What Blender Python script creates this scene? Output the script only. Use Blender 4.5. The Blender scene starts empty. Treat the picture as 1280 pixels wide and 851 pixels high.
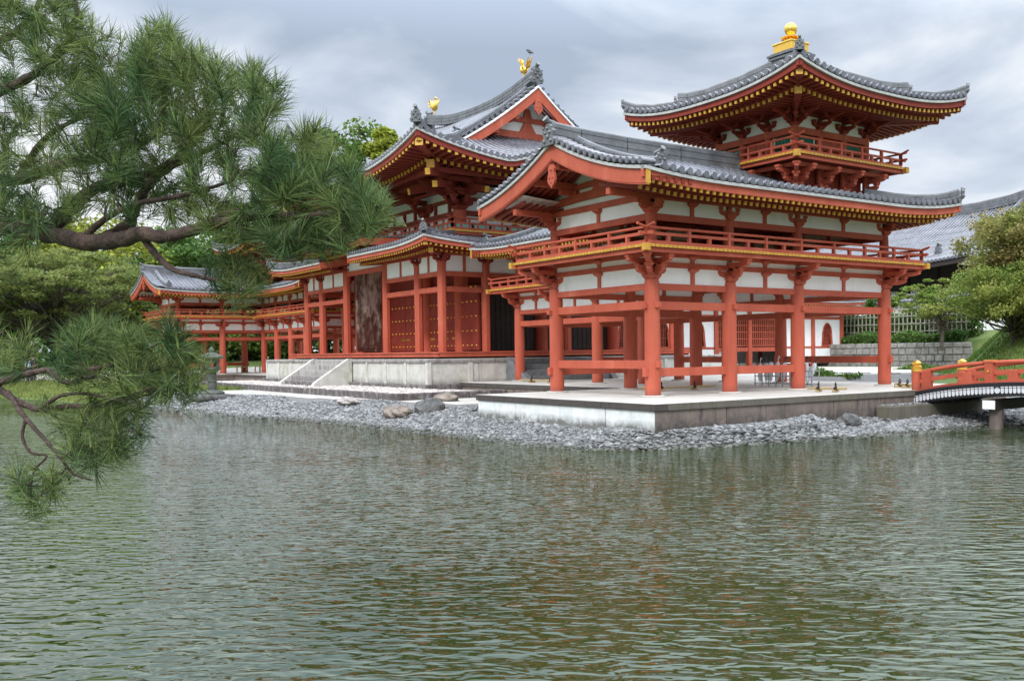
import bpy, math, random
import numpy as np
from mathutils import Vector, Matrix
R=math.radians; PI=math.pi
random.seed(7); rng=np.random.default_rng(7)
sc=bpy.context.scene; COL=sc.collection

# ------------------------------------------------------------------ camera (solved from the photograph)
CAM=np.array([17.9506,-14.7171,1.0728]); YAW,PITCH,ROLL,FPX=0.920098,-0.0295227,-0.0124211,1229.81
PX,PY=640+131.729,425.5+50.216
_F=np.array([-math.sin(YAW)*math.cos(PITCH),math.cos(YAW)*math.cos(PITCH),math.sin(PITCH)])
_R=np.array([math.cos(YAW),math.sin(YAW),0.]); _U=np.cross(_R,_F)
_R2=_R*math.cos(ROLL)+_U*math.sin(ROLL); _U2=-_R*math.sin(ROLL)+_U*math.cos(ROLL)
def at(u,v,D):
    """point seen at photo position u,v at distance D along the view axis"""
    return CAM+(_F+_R2*(u-PX)/FPX-_U2*(v-PY)/FPX)*D
cd=bpy.data.cameras.new('camera'); cam=bpy.data.objects.new('camera',cd); COL.objects.link(cam)
m=Matrix(((_R2[0],_U2[0],-_F[0],CAM[0]),(_R2[1],_U2[1],-_F[1],CAM[1]),(_R2[2],_U2[2],-_F[2],CAM[2]),(0,0,0,1)))
cam.matrix_world=m; cd.sensor_width=36; cd.lens=FPX/1280*36; cd.shift_x=-131.729/1280; cd.shift_y=50.216/1280
cd.clip_start=.1; cd.clip_end=3000; sc.camera=cam

# ------------------------------------------------------------------ materials
def mat(name,c1,c2=None,scale=3,rough=.7,bump=0,bscale=None,metal=0,detail=5,c3=None,stretch=(1,1,1),island=0,spec=None,ramp=(.35,.65),zgrad=None):
    M=bpy.data.materials.new(name); M.use_nodes=True; N=M.node_tree; n=N.nodes; L=N.links.new
    b=n['Principled BSDF']; b.inputs['Roughness'].default_value=rough; b.inputs['Metallic'].default_value=metal
    if spec is not None: b.inputs['Specular IOR Level'].default_value=spec
    b.inputs['Base Color'].default_value=(*c1,1)
    if c2 is not None:
        tc=n.new('ShaderNodeTexCoord'); mp=n.new('ShaderNodeMapping'); mp.inputs['Scale'].default_value=stretch
        L(tc.outputs['Object'],mp.inputs[0])
        nz=n.new('ShaderNodeTexNoise'); nz.inputs['Scale'].default_value=scale; nz.inputs['Detail'].default_value=detail
        nz.inputs['Roughness'].default_value=.65
        L(mp.outputs[0],nz.inputs['Vector'])
        cr=n.new('ShaderNodeValToRGB'); cr.color_ramp.elements[0].position=ramp[0]; cr.color_ramp.elements[1].position=ramp[1]
        cr.color_ramp.elements[0].color=(*c1,1); cr.color_ramp.elements[1].color=(*c2,1)
        if c3 is not None:
            e=cr.color_ramp.elements.new(min(.95,ramp[1]+.12)); e.color=(*c3,1)
        fac=nz.outputs['Fac']
        if zgrad:
            sx=n.new('ShaderNodeSeparateXYZ'); L(tc.outputs['Object'],sx.inputs[0]); mr=n.new('ShaderNodeMapRange'); mr.inputs['From Min'].default_value=zgrad[0]; mr.inputs['From Max'].default_value=zgrad[1]; mr.inputs['To Min'].default_value=-.16; mr.inputs['To Max'].default_value=.03
            L(sx.outputs['Z'],mr.inputs[0]); ad=n.new('ShaderNodeMath'); L(fac,ad.inputs[0]); L(mr.outputs[0],ad.inputs[1]); fac=ad.outputs[0]
        L(fac,cr.inputs[0]); out=cr.outputs[0]
        if island:
            g=n.new('ShaderNodeNewGeometry'); ml=n.new('ShaderNodeMapRange'); ml.inputs['To Min'].default_value=1-island; ml.inputs['To Max'].default_value=1+island
            L(g.outputs['Random Per Island'],ml.inputs[0])
            mx=n.new('ShaderNodeVectorMath'); mx.operation='SCALE'; L(out,mx.inputs[0]); L(ml.outputs[0],mx.inputs['Scale']); out=mx.outputs[0]
        L(out,b.inputs['Base Color'])
        if bump:
            nb=n.new('ShaderNodeTexNoise'); nb.inputs['Scale'].default_value=bscale or scale*4; nb.inputs['Detail'].default_value=6
            L(mp.outputs[0],nb.inputs['Vector'])
            bp=n.new('ShaderNodeBump'); bp.inputs['Strength'].default_value=bump; bp.inputs['Distance'].default_value=.02
            L(nb.outputs['Fac'],bp.inputs['Height']); L(bp.outputs[0],b.inputs['Normal'])
    return M
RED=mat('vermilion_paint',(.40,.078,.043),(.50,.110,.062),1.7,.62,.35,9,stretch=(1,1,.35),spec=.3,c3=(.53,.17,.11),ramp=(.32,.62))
REDD=mat('deep_shaded_vermilion',(.21,.032,.021),(.28,.047,.030),2.5,.65,.25,9,spec=.25)  # vermilion darkened to hold the shade under eaves; also the doors' darker red
AGED=mat('aged_white_paint',(.50,.50,.48),(.38,.38,.37),2,.8)
WHITE=mat('white_plaster',(.86,.86,.85),(.72,.72,.69),1.6,.85,.15,14,ramp=(.5,.78),stretch=(1,1,.4))
GOLD=mat('yellow_ochre_paint',(.66,.37,.05),(.50,.26,.035),9,.45,metal=.1)
GILT=mat('gilded_metal',(.95,.62,.14),(.85,.50,.08),6,.28,metal=.85)
TILE=mat('grey_roof_tile',(.085,.09,.105),(.17,.17,.195),1.4,.27,.2,30,spec=.9,island=0)
TILED=mat('weathered_tile_ornament',(.10,.105,.115),(.18,.187,.20),2.2,.42,.3,30)
DARK=mat('dark_wood',(.02,.016,.014),(.045,.03,.025),6,.6)
BLACK=mat('black_lacquer',(.012,.012,.015),(.02,.02,.025),6,.4)
GREEN=mat('green_lattice_paint',(.02,.16,.10),(.03,.22,.14),8,.6)
TEAL=mat('pale_teal_panel',(.16,.32,.27),(.22,.38,.32),5,.7)
OLDWOOD=mat('weathered_door_wood',(.09,.035,.022),(.20,.15,.12),4,.85,.4,14,c3=(.50,.46,.40),stretch=(1,1,.35),ramp=(.36,.47),zgrad=(1.3,3.6))
GREYWOOD=mat('grey_step_wood',(.12,.125,.13),(.19,.195,.20),5,.7,.2,20)
BAMBOO=mat('dry_bamboo',(.45,.33,.16),(.34,.24,.11),12,.5)
ROPE=mat('black_rope',(.012,.012,.01),(.03,.028,.02),30,.9)

def timber_wear(M,dark=(.16,.05,.035)):
    n=M.node_tree.nodes; L=M.node_tree.links.new; b=n['Principled BSDF']; src=b.inputs['Base Color'].links[0].from_socket
    tc=n.new('ShaderNodeTexCoord'); mp=n.new('ShaderNodeMapping'); mp.inputs['Scale'].default_value=(9,9,.55); L(tc.outputs['Object'],mp.inputs[0])
    nz=n.new('ShaderNodeTexNoise'); nz.inputs['Scale'].default_value=2.4; nz.inputs['Detail'].default_value=8; nz.inputs['Roughness'].default_value=.7; L(mp.outputs[0],nz.inputs['Vector'])
    mr=n.new('ShaderNodeMapRange'); mr.inputs['From Min'].default_value=.56; mr.inputs['From Max'].default_value=.74; mr.inputs['To Max'].default_value=.55; L(nz.outputs['Fac'],mr.inputs[0])
    sp=n.new('ShaderNodeSeparateXYZ'); L(tc.outputs['Object'],sp.inputs[0]); mz=n.new('ShaderNodeMapRange'); mz.inputs['From Min'].default_value=0; mz.inputs['From Max'].default_value=.22; mz.inputs['To Min'].default_value=.5; mz.inputs['To Max'].default_value=0; L(sp.outputs['Z'],mz.inputs[0])
    ad=n.new('ShaderNodeMath'); ad.use_clamp=True; L(mr.outputs[0],ad.inputs[0]); L(mz.outputs[0],ad.inputs[1])
    mx=n.new('ShaderNodeMix'); mx.data_type='RGBA'; L(ad.outputs[0],mx.inputs['Factor']); L(src,mx.inputs['A']); mx.inputs['B'].default_value=(*dark,1); L(mx.outputs['Result'],b.inputs['Base Color'])
timber_wear(RED)
def stone_mat(name,base,dark,moss=None,zlo=-.4,zhi=.1,amt=.5,block=None):
    """stone with dark stains under its coping and rising from the foot, plus mottling"""
    M=bpy.data.materials.new(name); M.use_nodes=True; N=M.node_tree; n=N.nodes; L=N.links.new
    b=n['Principled BSDF']; b.inputs['Roughness'].default_value=.85
    tc=n.new('ShaderNodeTexCoord')
    def noise(scale,stretch=(1,1,1),det=6):
        mp=n.new('ShaderNodeMapping'); mp.inputs['Scale'].default_value=stretch; L(tc.outputs['Object'],mp.inputs[0])
        z=n.new('ShaderNodeTexNoise'); z.inputs['Scale'].default_value=scale; z.inputs['Detail'].default_value=det; z.inputs['Roughness'].default_value=.7
        L(mp.outputs[0],z.inputs['Vector']); return z.outputs['Fac']
    def ramp(x,a,c,lo,hi):
        r=n.new('ShaderNodeValToRGB'); r.color_ramp.elements[0].position=a; r.color_ramp.elements[1].position=c
        r.color_ramp.elements[0].color=(lo,lo,lo,1); r.color_ramp.elements[1].color=(hi,hi,hi,1); L(x,r.inputs[0]); return r.outputs[0]
    def mix(f,a,c):
        k=n.new('ShaderNodeMix'); k.data_type='RGBA'
        L(f,k.inputs['Factor'])
        for s,x in ((k.inputs['A'],a),(k.inputs['B'],c)):
            if isinstance(x,tuple): s.default_value=(*x,1)
            else: L(x,s)
        return k.outputs['Result']
    def math_(op,a,c):
        k=n.new('ShaderNodeMath'); k.operation=op; k.use_clamp=True
        for s,x in zip(k.inputs,(a,c)):
            if isinstance(x,(int,float)): s.default_value=x
            else: L(x,s)
        return k.outputs[0]
    sp=n.new('ShaderNodeSeparateXYZ'); L(tc.outputs['Object'],sp.inputs[0])
    base2=tuple(x*.8 for x in base)
    c=mix(ramp(noise(2.2),.4,.65,0,1),base,base2)
    # vertical run stains
    st=ramp(noise(2.6,(2.2,2.2,.25)),.5,.68,0,1)
    c=mix(math_('MULTIPLY',st,amt),c,dark)
    # foot stains
    h=n.new('ShaderNodeMapRange'); h.inputs['From Min'].default_value=zlo; h.inputs['From Max'].default_value=zhi
    h.inputs['To Min'].default_value=1; h.inputs['To Max'].default_value=0; L(sp.outputs['Z'],h.inputs[0])
    ft=math_('MULTIPLY',h.outputs[0],ramp(noise(3.5),.3,.6,.25,1.4))
    c=mix(math_('MULTIPLY',ft,.9),c,dark)
    if moss: c=mix(math_('MULTIPLY',ramp(noise(.8),.55,.7,0,1),.6),c,moss)
    L(c,b.inputs['Base Color'])
    bp=n.new('ShaderNodeBump'); bp.inputs['Strength'].default_value=.5; bp.inputs['Distance'].default_value=.02
    L(noise(18),bp.inputs['Height']); L(bp.outputs[0],b.inputs['Normal'])
    return M
ST_WHITE=stone_mat('pale_stone_facing',(.80,.82,.80),(.10,.095,.08),None,-.56,-.34,.12)
ST_STAIN=stone_mat('stained_stone_facing',(.27,.205,.17),(.055,.05,.045),(.16,.16,.08),-.6,-.1,.85)
ST_CAP=stone_mat('dark_coping_stone',(.075,.063,.055),(.03,.026,.022),None,-.5,-.2,.7)
ST_CAPR=stone_mat('mossy_coping_stone',(.14,.125,.095),(.06,.055,.042),(.12,.125,.06),-.5,-.2,.6)
ST_HALL=stone_mat('hall_platform_stone',(.60,.58,.53),(.10,.09,.08),(.26,.26,.12),-1.12,-.72,.22)
ST_HCAP=stone_mat('hall_coping_stone',(.42,.40,.37),(.10,.08,.08),None,-.2,.0,.8)
ST_FLOOR=mat('pale_paving',(.56,.535,.48),(.44,.42,.375),.9,.85,.1,30)
ST_STEP=stone_mat('old_step_stone',(.40,.37,.35),(.07,.055,.055),None,-.3,.3,.9)
LANT=mat('lantern_stone',(.06,.065,.055),(.13,.14,.12),5,.9,.6,30)
SAND=mat('raked_sand',(.50,.48,.43),(.42,.40,.355),2,.95,.25,90)
EARTH=mat('wet_gravel_bed',(.13,.125,.115),(.20,.195,.185),14,.9,.8,40)
GRASS=mat('lawn_grass',(.075,.12,.025),(.12,.17,.04),1.2,.95,.9,60,c3=(.17,.19,.07),ramp=(.35,.6))
PEB=mat('grey_beach_stone',(.125,.128,.13),(.25,.25,.245),7,.75,.4,50,island=.6,c3=(.26,.215,.17))
WETP=mat('wet_beach_stone',(.045,.048,.035),(.09,.09,.07),7,.35,.4,50,island=.6,c3=(.05,.07,.015))
GRAV=mat('white_gravel_stone',(.60,.55,.51),(.45,.40,.36),9,.85,island=.4)
ROCK=mat('dark_boulder',(.05,.05,.05),(.15,.145,.14),5,.9,.9,14)
ROCKL=mat('lichen_boulder',(.09,.07,.05),(.30,.25,.21),4,.9,.9,14,c3=(.16,.15,.06))
BARK=mat('pine_bark',(.035,.021,.017),(.115,.074,.060),16,.9,1.0,45,c3=(.18,.135,.11))
BARK2=mat('tree_bark',(.06,.05,.04),(.13,.11,.09),7,.9,.7,20)
def leafmat(name,c1,c2,isl=.5,tr=.25,sc_=.35):
    M=mat(name,c1,c2,sc_,.6,island=isl,ramp=(.4,.6)); n=M.node_tree.nodes; L=M.node_tree.links.new
    b=n['Principled BSDF']; b.inputs['Specular IOR Level'].default_value=.25
    M.name=name; t=n.new('ShaderNodeBsdfTranslucent'); mx=n.new('ShaderNodeMixShader'); mx.inputs[0].default_value=tr
    src=b.inputs['Base Color'].links[0].from_socket; L(src,t.inputs['Color'])
    L(b.outputs[0],mx.inputs[1]); L(t.outputs[0],mx.inputs[2]); L(mx.outputs[0],n['Material Output'].inputs[0]); return M
NEED=leafmat('pine_needles',(.065,.125,.045),(.17,.215,.065),.8,.28,2.2)
CANDLE=leafmat('young_pine_shoots',(.16,.23,.06),(.21,.27,.08),.3,.25)
LF_MAPLE=leafmat('maple_leaves',(.17,.25,.05),(.28,.30,.07),.5,.45)
LF_MAPLER=leafmat('turning_maple_leaves',(.21,.24,.06),(.28,.22,.08),.5,.45)
LF_DARK=leafmat('evergreen_leaves',(.06,.14,.03),(.12,.21,.05))
LF_MID=leafmat('broad_leaves',(.09,.18,.03),(.16,.23,.05))
LF_OLIVE=leafmat('dull_maple_leaves',(.17,.22,.06),(.26,.29,.09),.4,.5)
LF_YEL=leafmat('bright_leaves',(.24,.28,.035),(.32,.34,.05))

# ------------------------------------------------------------------ helpers
class MB:
    def __init__(s): s.v=[];s.f=[];s.m=[];s.c=[]
    def cut(s): s.c.append((len(s.v),len(s.f)))   # a new separate piece starts here
    def add(s,vs,fs,mi=0):
        o=len(s.v); s.v.extend([tuple(map(float,p)) for p in vs])
        for f in fs: s.f.append(tuple(o+i for i in f)); s.m.append(mi)
    def box(s,x0,x1,y0,y1,z0,z1,mi=0,top=None):
        s.add([(x0,y0,z0),(x1,y0,z0),(x1,y1,z0),(x0,y1,z0),(x0,y0,z1),(x1,y0,z1),(x1,y1,z1),(x0,y1,z1)],
              [(0,3,2,1),(4,5,6,7),(0,1,5,4),(1,2,6,5),(2,3,7,6),(3,0,4,7)],mi)
        if top is not None: s.m[-5]=top
    def beam(s,p0,p1,w,h,mi=0,capmi=None,up=(0,0,1),caps=(0,1)):
        p0=np.array(p0,float);p1=np.array(p1,float);d=p1-p0;d/=np.linalg.norm(d)+1e-9
        up=np.array(up,float)
        if abs(d@up)>.98: up=np.array([1.,0,0])
        a=np.cross(d,up);a/=np.linalg.norm(a);b=np.cross(a,d)
        vs=[]
        for p in (p0,p1):
            for i,j in ((-1,-1),(1,-1),(1,1),(-1,1)): vs.append(p+a*i*w/2+b*j*h/2)
        s.add(vs,[(0,1,2,3),(7,6,5,4),(0,4,5,1),(1,5,6,2),(2,6,7,3),(3,7,4,0)],mi)
        if capmi is not None:
            if 0 in caps: s.m[-6]=capmi
            if 1 in caps: s.m[-5]=capmi
    def tube(s,pts,rad,n=12,mi=0,cap=True,capmi=None):
        pts=[np.array(p,float) for p in pts]
        if not hasattr(rad,'__len__'): rad=[rad]*len(pts)
        vs=[];a=None
        for i,p in enumerate(pts):
            d=pts[min(i+1,len(pts)-1)]-pts[max(i-1,0)]; d=d/(np.linalg.norm(d)+1e-9)
            if a is None:
                a=np.cross(d,(0,0,1) if abs(d[2])<.9 else (1,0,0))
            a=a-d*(a@d); a/=np.linalg.norm(a)+1e-9; b=np.cross(d,a)
            for k in range(n):
                t=2*PI*k/n; vs.append(p+(a*math.cos(t)+b*math.sin(t))*rad[i])
        fs=[]
        for i in range(len(pts)-1):
            for k in range(n): k2=(k+1)%n; fs.append((i*n+k,i*n+k2,(i+1)*n+k2,(i+1)*n+k))
        s.add(vs,fs,mi)
        if cap:
            o=len(pts)-1
            s.add(vs[:n],[tuple(range(n))[::-1]],capmi if capmi is not None else mi)
            s.add(vs[o*n:],[tuple(range(n))],capmi if capmi is not None else mi)
    def lathe(s,c,prof,n=20,mi=0):
        s.tube([(c[0],c[1],c[2]+z) for r,z in prof],[max(r,.001) for r,z in prof],n,mi)
    def prism(s,outline,axis,a0,a1,mi=0):
        """outline: list of (u,z); axis 'x' extrudes along x with u=y, axis 'y' extrudes along y with u=x, 'z' uses (x,y)"""
        n=len(outline)
        def P(u,z,a): return (a,u,z) if axis=='x' else ((u,a,z) if axis=='y' else (u,z,a))
        vs=[P(u,z,a0) for u,z in outline]+[P(u,z,a1) for u,z in outline]
        fs=[tuple(range(n)),tuple(range(2*n-1,n-1,-1))]+[(i,i+n,(i+1)%n+n,(i+1)%n) for i in range(n)]
        s.add(vs,fs,mi)
    def grid(s,P,mi=0):
        """P: array rows x cols x 3"""
        r,c=len(P),len(P[0]); s.add([p for row in P for p in row],[(i*c+j,i*c+j+1,(i+1)*c+j+1,(i+1)*c+j) for i in range(r-1) for j in range(c-1)],mi)
    def build(s,name,mats,parent=None,smooth=False,bevel=0,sm_ang=None):
        if not isinstance(mats,(list,tuple)): mats=[mats]
        off=np.zeros(3); q=parent
        while q is not None: off+=np.array(q.location); q=q.parent
        me=bpy.data.meshes.new(name); v=np.array(s.v)-off if s.v else np.zeros((0,3))
        me.from_pydata(v.tolist(),[],s.f)
        for m_ in mats: me.materials.append(m_)
        if len(mats)>1: me.polygons.foreach_set('material_index',s.m)
        if smooth: me.polygons.foreach_set('use_smooth',[True]*len(s.f))
        me.update()
        if smooth and sm_ang: me.set_sharp_from_angle(angle=R(sm_ang))
        o=bpy.data.objects.new(name,me); COL.objects.link(o)
        if parent is not None: o.parent=parent
        if bevel:
            bv=o.modifiers.new('bevel','BEVEL'); bv.width=bevel; bv.segments=2; bv.limit_method='ANGLE'
        return o
def pieces(mb,name,mats,parent=None,smooth=False,bevel=0,limit=100,sm_ang=None):
    """one object per piece between cut() marks; past the limit the nearest ones stay single and the rest become one part"""
    cuts=sorted(set([(0,0)]+mb.c+[(len(mb.v),len(mb.f))])); ps=[]
    for (v0,f0),(v1,f1) in zip(cuts[:-1],cuts[1:]):
        if f1<=f0: continue
        q=MB(); q.v=mb.v[v0:v1]; q.f=[tuple(i-v0 for i in f) for f in mb.f[f0:f1]]; q.m=mb.m[f0:f1]
        q.d=np.linalg.norm(np.mean(np.array(q.v),axis=0)-CAM); ps.append(q)
    ps.sort(key=lambda q:q.d); out=[]
    for q in ps[:limit]: out.append(q.build(name,mats,parent,smooth,bevel,sm_ang))
    if ps[limit:]:
        r=MB()
        for q in ps[limit:]: o=len(r.v); r.v+=q.v; r.f+=[tuple(i+o for i in f) for f in q.f]; r.m+=q.m
        o=r.build(name+'s',mats,parent,smooth,bevel,sm_ang); o['kind']='stuff'; out.append(o)
    return out
def fastmesh(name,V,F,mats,mi=None,parent=None,smooth=False):
    off=np.zeros(3); q=parent
    while q is not None: off+=np.array(q.location); q=q.parent
    V=np.asarray(V,float)-off; F=np.asarray(F); k=F.shape[1]
    me=bpy.data.meshes.new(name); me.vertices.add(len(V)); me.vertices.foreach_set('co',V.ravel())
    me.loops.add(F.size); me.loops.foreach_set('vertex_index',F.ravel().astype(np.int32))
    me.polygons.add(len(F)); me.polygons.foreach_set('loop_start',np.arange(0,F.size,k,dtype=np.int32)); me.polygons.foreach_set('loop_total',np.full(len(F),k,dtype=np.int32))
    if not isinstance(mats,(list,tuple)): mats=[mats]
    for m_ in mats: me.materials.append(m_)
    if mi is not None: me.polygons.foreach_set('material_index',np.asarray(mi,dtype=np.int32))
    if smooth: me.polygons.foreach_set('use_smooth',np.ones(len(F),dtype=bool))
    me.update(calc_edges=True); me.validate()
    o=bpy.data.objects.new(name,me); COL.objects.link(o)
    if parent is not None: o.parent=parent
    return o
def tag(o,label=None,cat=None,group=None,kind=None):
    if label: o['label']=label
    if cat: o['category']=cat
    if group: o['group']=group
    if kind: o['kind']=kind
    return o
def thing(name,label,cat,loc=(0,0,0),group=None):
    o=bpy.data.objects.new(name,None); COL.objects.link(o); o.location=loc; o.empty_display_size=.2
    return tag(o,label,cat,group)
def kids(o): return [c for c in bpy.data.objects if c.parent==o]
def copy_tree(o,parent=None,_m=None):
    if _m is None:
        _m={}
        for c in bpy.data.objects:
            if c.parent: _m.setdefault(c.parent.name,[]).append(c)
    c=o.copy(); COL.objects.link(c); c.parent=parent
    for ch in _m.get(o.name,[]): copy_tree(ch,c,_m)
    return c

# ------------------------------------------------------------------ roofs
def sector(mb,O,sd,td,s0,s1,dlim,zf,sp=.24,seg=.3,tr=.068,caps=True,base=.14):
    """one slope of a tiled roof. O = eave origin, sd = direction along the eave, td = direction up the slope (plan)"""
    O=np.array(O,float);sd=np.array(sd,float);td=np.array(td,float)
    n=max(1,round((s1-s0)/sp)); sp=(s1-s0)/n
    def P(s,d,dz=0):
        q=O+sd*s+td*d; return np.array([q[0],q[1],zf(q[0],q[1],d)+base+dz])
    flip=np.cross(np.append(sd,0),np.append(td,0))[2]<0
    for i in range(n):
        a,b=s0+i*sp,s0+(i+1)*sp; c=(a+b)/2
        la,lb,lc=dlim(a+1e-4),dlim(b-1e-4),dlim(c)
        if lc[1]-lc[0]<.02 and max(la[1]-la[0],lb[1]-lb[0])<.02: continue
        m_=max(2,int((max(la[1],lb[1])-min(la[0],lb[0]))/.45)+1)
        rows=[]
        for k in range(m_+1):
            t=k/m_; row=[]
            for s,l in ((a,la),(c,lc),(b,lb)):
                row.append(P(s,l[0]+(l[1]-l[0])*t,-.015 if s==c and 0 else 0))
            rows.append(row if not flip else row[::-1])
        mb.grid(rows)
        # eave edge of flat tiles
        if caps and lc[0]<.01:
            A,C_=P(a,la[0]),P(b,lb[0]); dn=np.array([0,0,-.045]); out=np.append(-td*.01,0)
            mb.add([A+out,C_+out,C_+dn+out,A+dn+out],[(0,1,2,3)],0)
        L=lc[1]-lc[0]
        if L<.12: continue
        k=max(1,int(L/seg)); nn=6; up=np.array([0,0,1.]); sx=np.append(sd,0)
        for j in range(k):
            d0=lc[0]+L*j/k-(.05 if (j==0 and lc[0]<.01) else 0); d1=lc[0]+L*(j+1)/k
            p0,p1=P(c,d0),P(c,d1); vs=[]
            for p,rr in ((p0,tr),(p1,tr*.86)):
                for q in range(nn+1):
                    t=PI*q/nn; vs.append(p+sx*math.cos(t)*rr+up*(math.sin(t)*rr*1.1))
            fs=[(q,q+1,q+nn+2,q+nn+1) for q in range(nn)]
            mb.add(vs,fs if not flip else [f[::-1] for f in fs],0)
            if j>0: mb.add(vs[:nn+1],[tuple(range(nn+1))],0)
        if caps and lc[0]<.01:
            p=P(c,lc[0]-.05)+up*.02; t3=np.append(td,0)
            mb.tube([p,p+t3*.05],tr*1.22,12,0); mb.tube([p-t3*.004,p+t3*.002],tr*.8,10,0)
def edge_strip(mb,O,sd,td,s0,s1,zf,z0,z1,dd0,dd1,mi,n=24,trim=0):
    """continuous fascia along the eave between heights z0..z1 relative to the underside"""
    O=np.array(O,float);sd=np.array(sd,float);td=np.array(td,float)
    ra=[];
    for i in range(n+1):
        s=s0+(s1-s0)*i/n
        q0=O+sd*s+td*dd0; q1=O+sd*s+td*dd1
        zz=zf(q0[0],q0[1],dd0)
        ra.append([(q0[0],q0[1],zz+z0),(q0[0],q0[1],zz+z1),(q1[0],q1[1],zz+z1),(q1[0],q1[1],zz+z0),(q0[0],q0[1],zz+z0)])
    mb.grid(ra,mi); mb.add([ra[0][k] for k in range(4)],[(0,1,2,3)],mi); mb.add([ra[-1][k] for k in range(4)],[(3,2,1,0)],mi)
def rafters(mb,bd,O,sd,td,s0,s1,zf,over,sp=.2,hip=(True,True),w=.07,h=.08,step=.5,inner=.4):
    """two tiers of rafters; slot 0 = paint, slot 1 = end caps, slot 2 = white boards between"""
    O=np.array(O,float);sd=np.array(sd,float);td=np.array(td,float)
    n=int((s1-s0)/sp); 
    for i in range(n+1):
        s=s0+(s1-s0-n*sp)/2+i*sp
        room=99
        if hip[0]: room=min(room,s-s0)
        if hip[1]: room=min(room,s1-s)
        for a,b,dz in ((.07,over*.62,-.17-h/2),(step,over+inner,-.31-h/2)):
            b2=min(b,room)
            if b2-a<.05: continue
            q0=O+sd*s+td*a; q1=O+sd*s+td*b2
            p0=(q0[0],q0[1],zf(q0[0],q0[1],a)+dz); p1=(q1[0],q1[1],zf(q1[0],q1[1],b2)+dz)
            mb.cut(); mb.beam(p0,p1,w,h,0)
            t3=np.append(td,(p1[2]-p0[2])/(b2-a)); t3/=np.linalg.norm(t3); p0=np.array(p0)
            mb.beam(p0-t3*.012,p0+t3*.03,w*1.12,h*1.12,1)
    # boards: upper sheet and lower fascia strip
    for a,b,dz in ((.03,over+inner,-.165),):
        rows=[]
        for i in range(25):
            s=s0+(s1-s0)*i/24; room=99
            if hip[0]: room=min(room,s-s0)
            if hip[1]: room=min(room,s1-s)
            row=[]
            for k in range(7):
                d=a+(b-a)*k/6; d=min(d,max(room,.0)); q=O+sd*s+td*d; row.append((q[0],q[1],zf(q[0],q[1],d)+dz))
            rows.append(row)
        bd.grid(rows,0)
    e0=s0+(step if hip[0] else 0); e1=s1-(step if hip[1] else 0)
    edge_strip(bd,O,sd,td,e0,e1,zf,-.31,-.2,step+.03,step+.09,1)
def ridge_beam(mb,pts,w0,h,layers=4,top=.07):
    """stacked-tile ridge following pts (base points); slightly stepped courses with a round cap tile"""
    pts=[np.array(p,float) for p in pts]
    for k in range(layers):
        z=h*(k+.5)/layers; w=w0*(1-.13*k/layers) + (.03 if k%2==0 else 0)
        for i in range(len(pts)-1):
            a,b=pts[i],pts[i+1]; e=(b-a)/np.linalg.norm(b-a)*.01
            mb.beam(a+(0,0,z)-e,b+(0,0,z)+e,w,h/layers*.96)
    mb.tube([p+np.array([0,0,h+.01]) for p in pts],top,10)
def oni(mb,p,d,sz=1.,tail=True):
    """ridge-end ornament: horned shield plate, boss, curls and a round tile on top. d = outward plan direction"""
    p=np.array(p,float); d=np.array([d[0],d[1],0.]);d/=np.linalg.norm(d); a=np.array([-d[1],d[0],0.])
    out=[(-.22,0),(-.26,.12),(-.19,.2),(-.22,.33),(-.12,.42),(-.09,.5),(0,.53),(.09,.5),(.12,.42),(.22,.33),(.19,.2),(.26,.12),(.22,0)]
    vs=[p+a*u*sz+np.array([0,0,z*sz])+d*o*sz for o in (-.05,.05) for u,z in out]; n=len(out)
    mb.add(vs,[tuple(range(n)),tuple(range(2*n-1,n-1,-1))]+[(i,i+n,(i+1)%n+n,(i+1)%n) for i in range(n)])
    for u,z,r in ((-.09,.3,.05),(.09,.3,.05),(0,.2,.065),(-.14,.1,.05),(.14,.1,.05),(0,.4,.04),(-.17,.42,.03),(.17,.42,.03)):
        c=p+a*u*sz+d*.05*sz+np.array([0,0,z*sz]); mb.tube([c,c+d*.03*sz,c+d*.06*sz],[r*sz,r*sz*.8,r*sz*.2],8)
    if tail:
        c=p+np.array([0,0,.52*sz]); mb.tube([c-d*.30*sz,c+d*.02*sz+np.array([0,0,.05*sz]),c+d*.12*sz+np.array([0,0,.12*sz])],[.05*sz,.065*sz,.085*sz],12)

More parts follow.
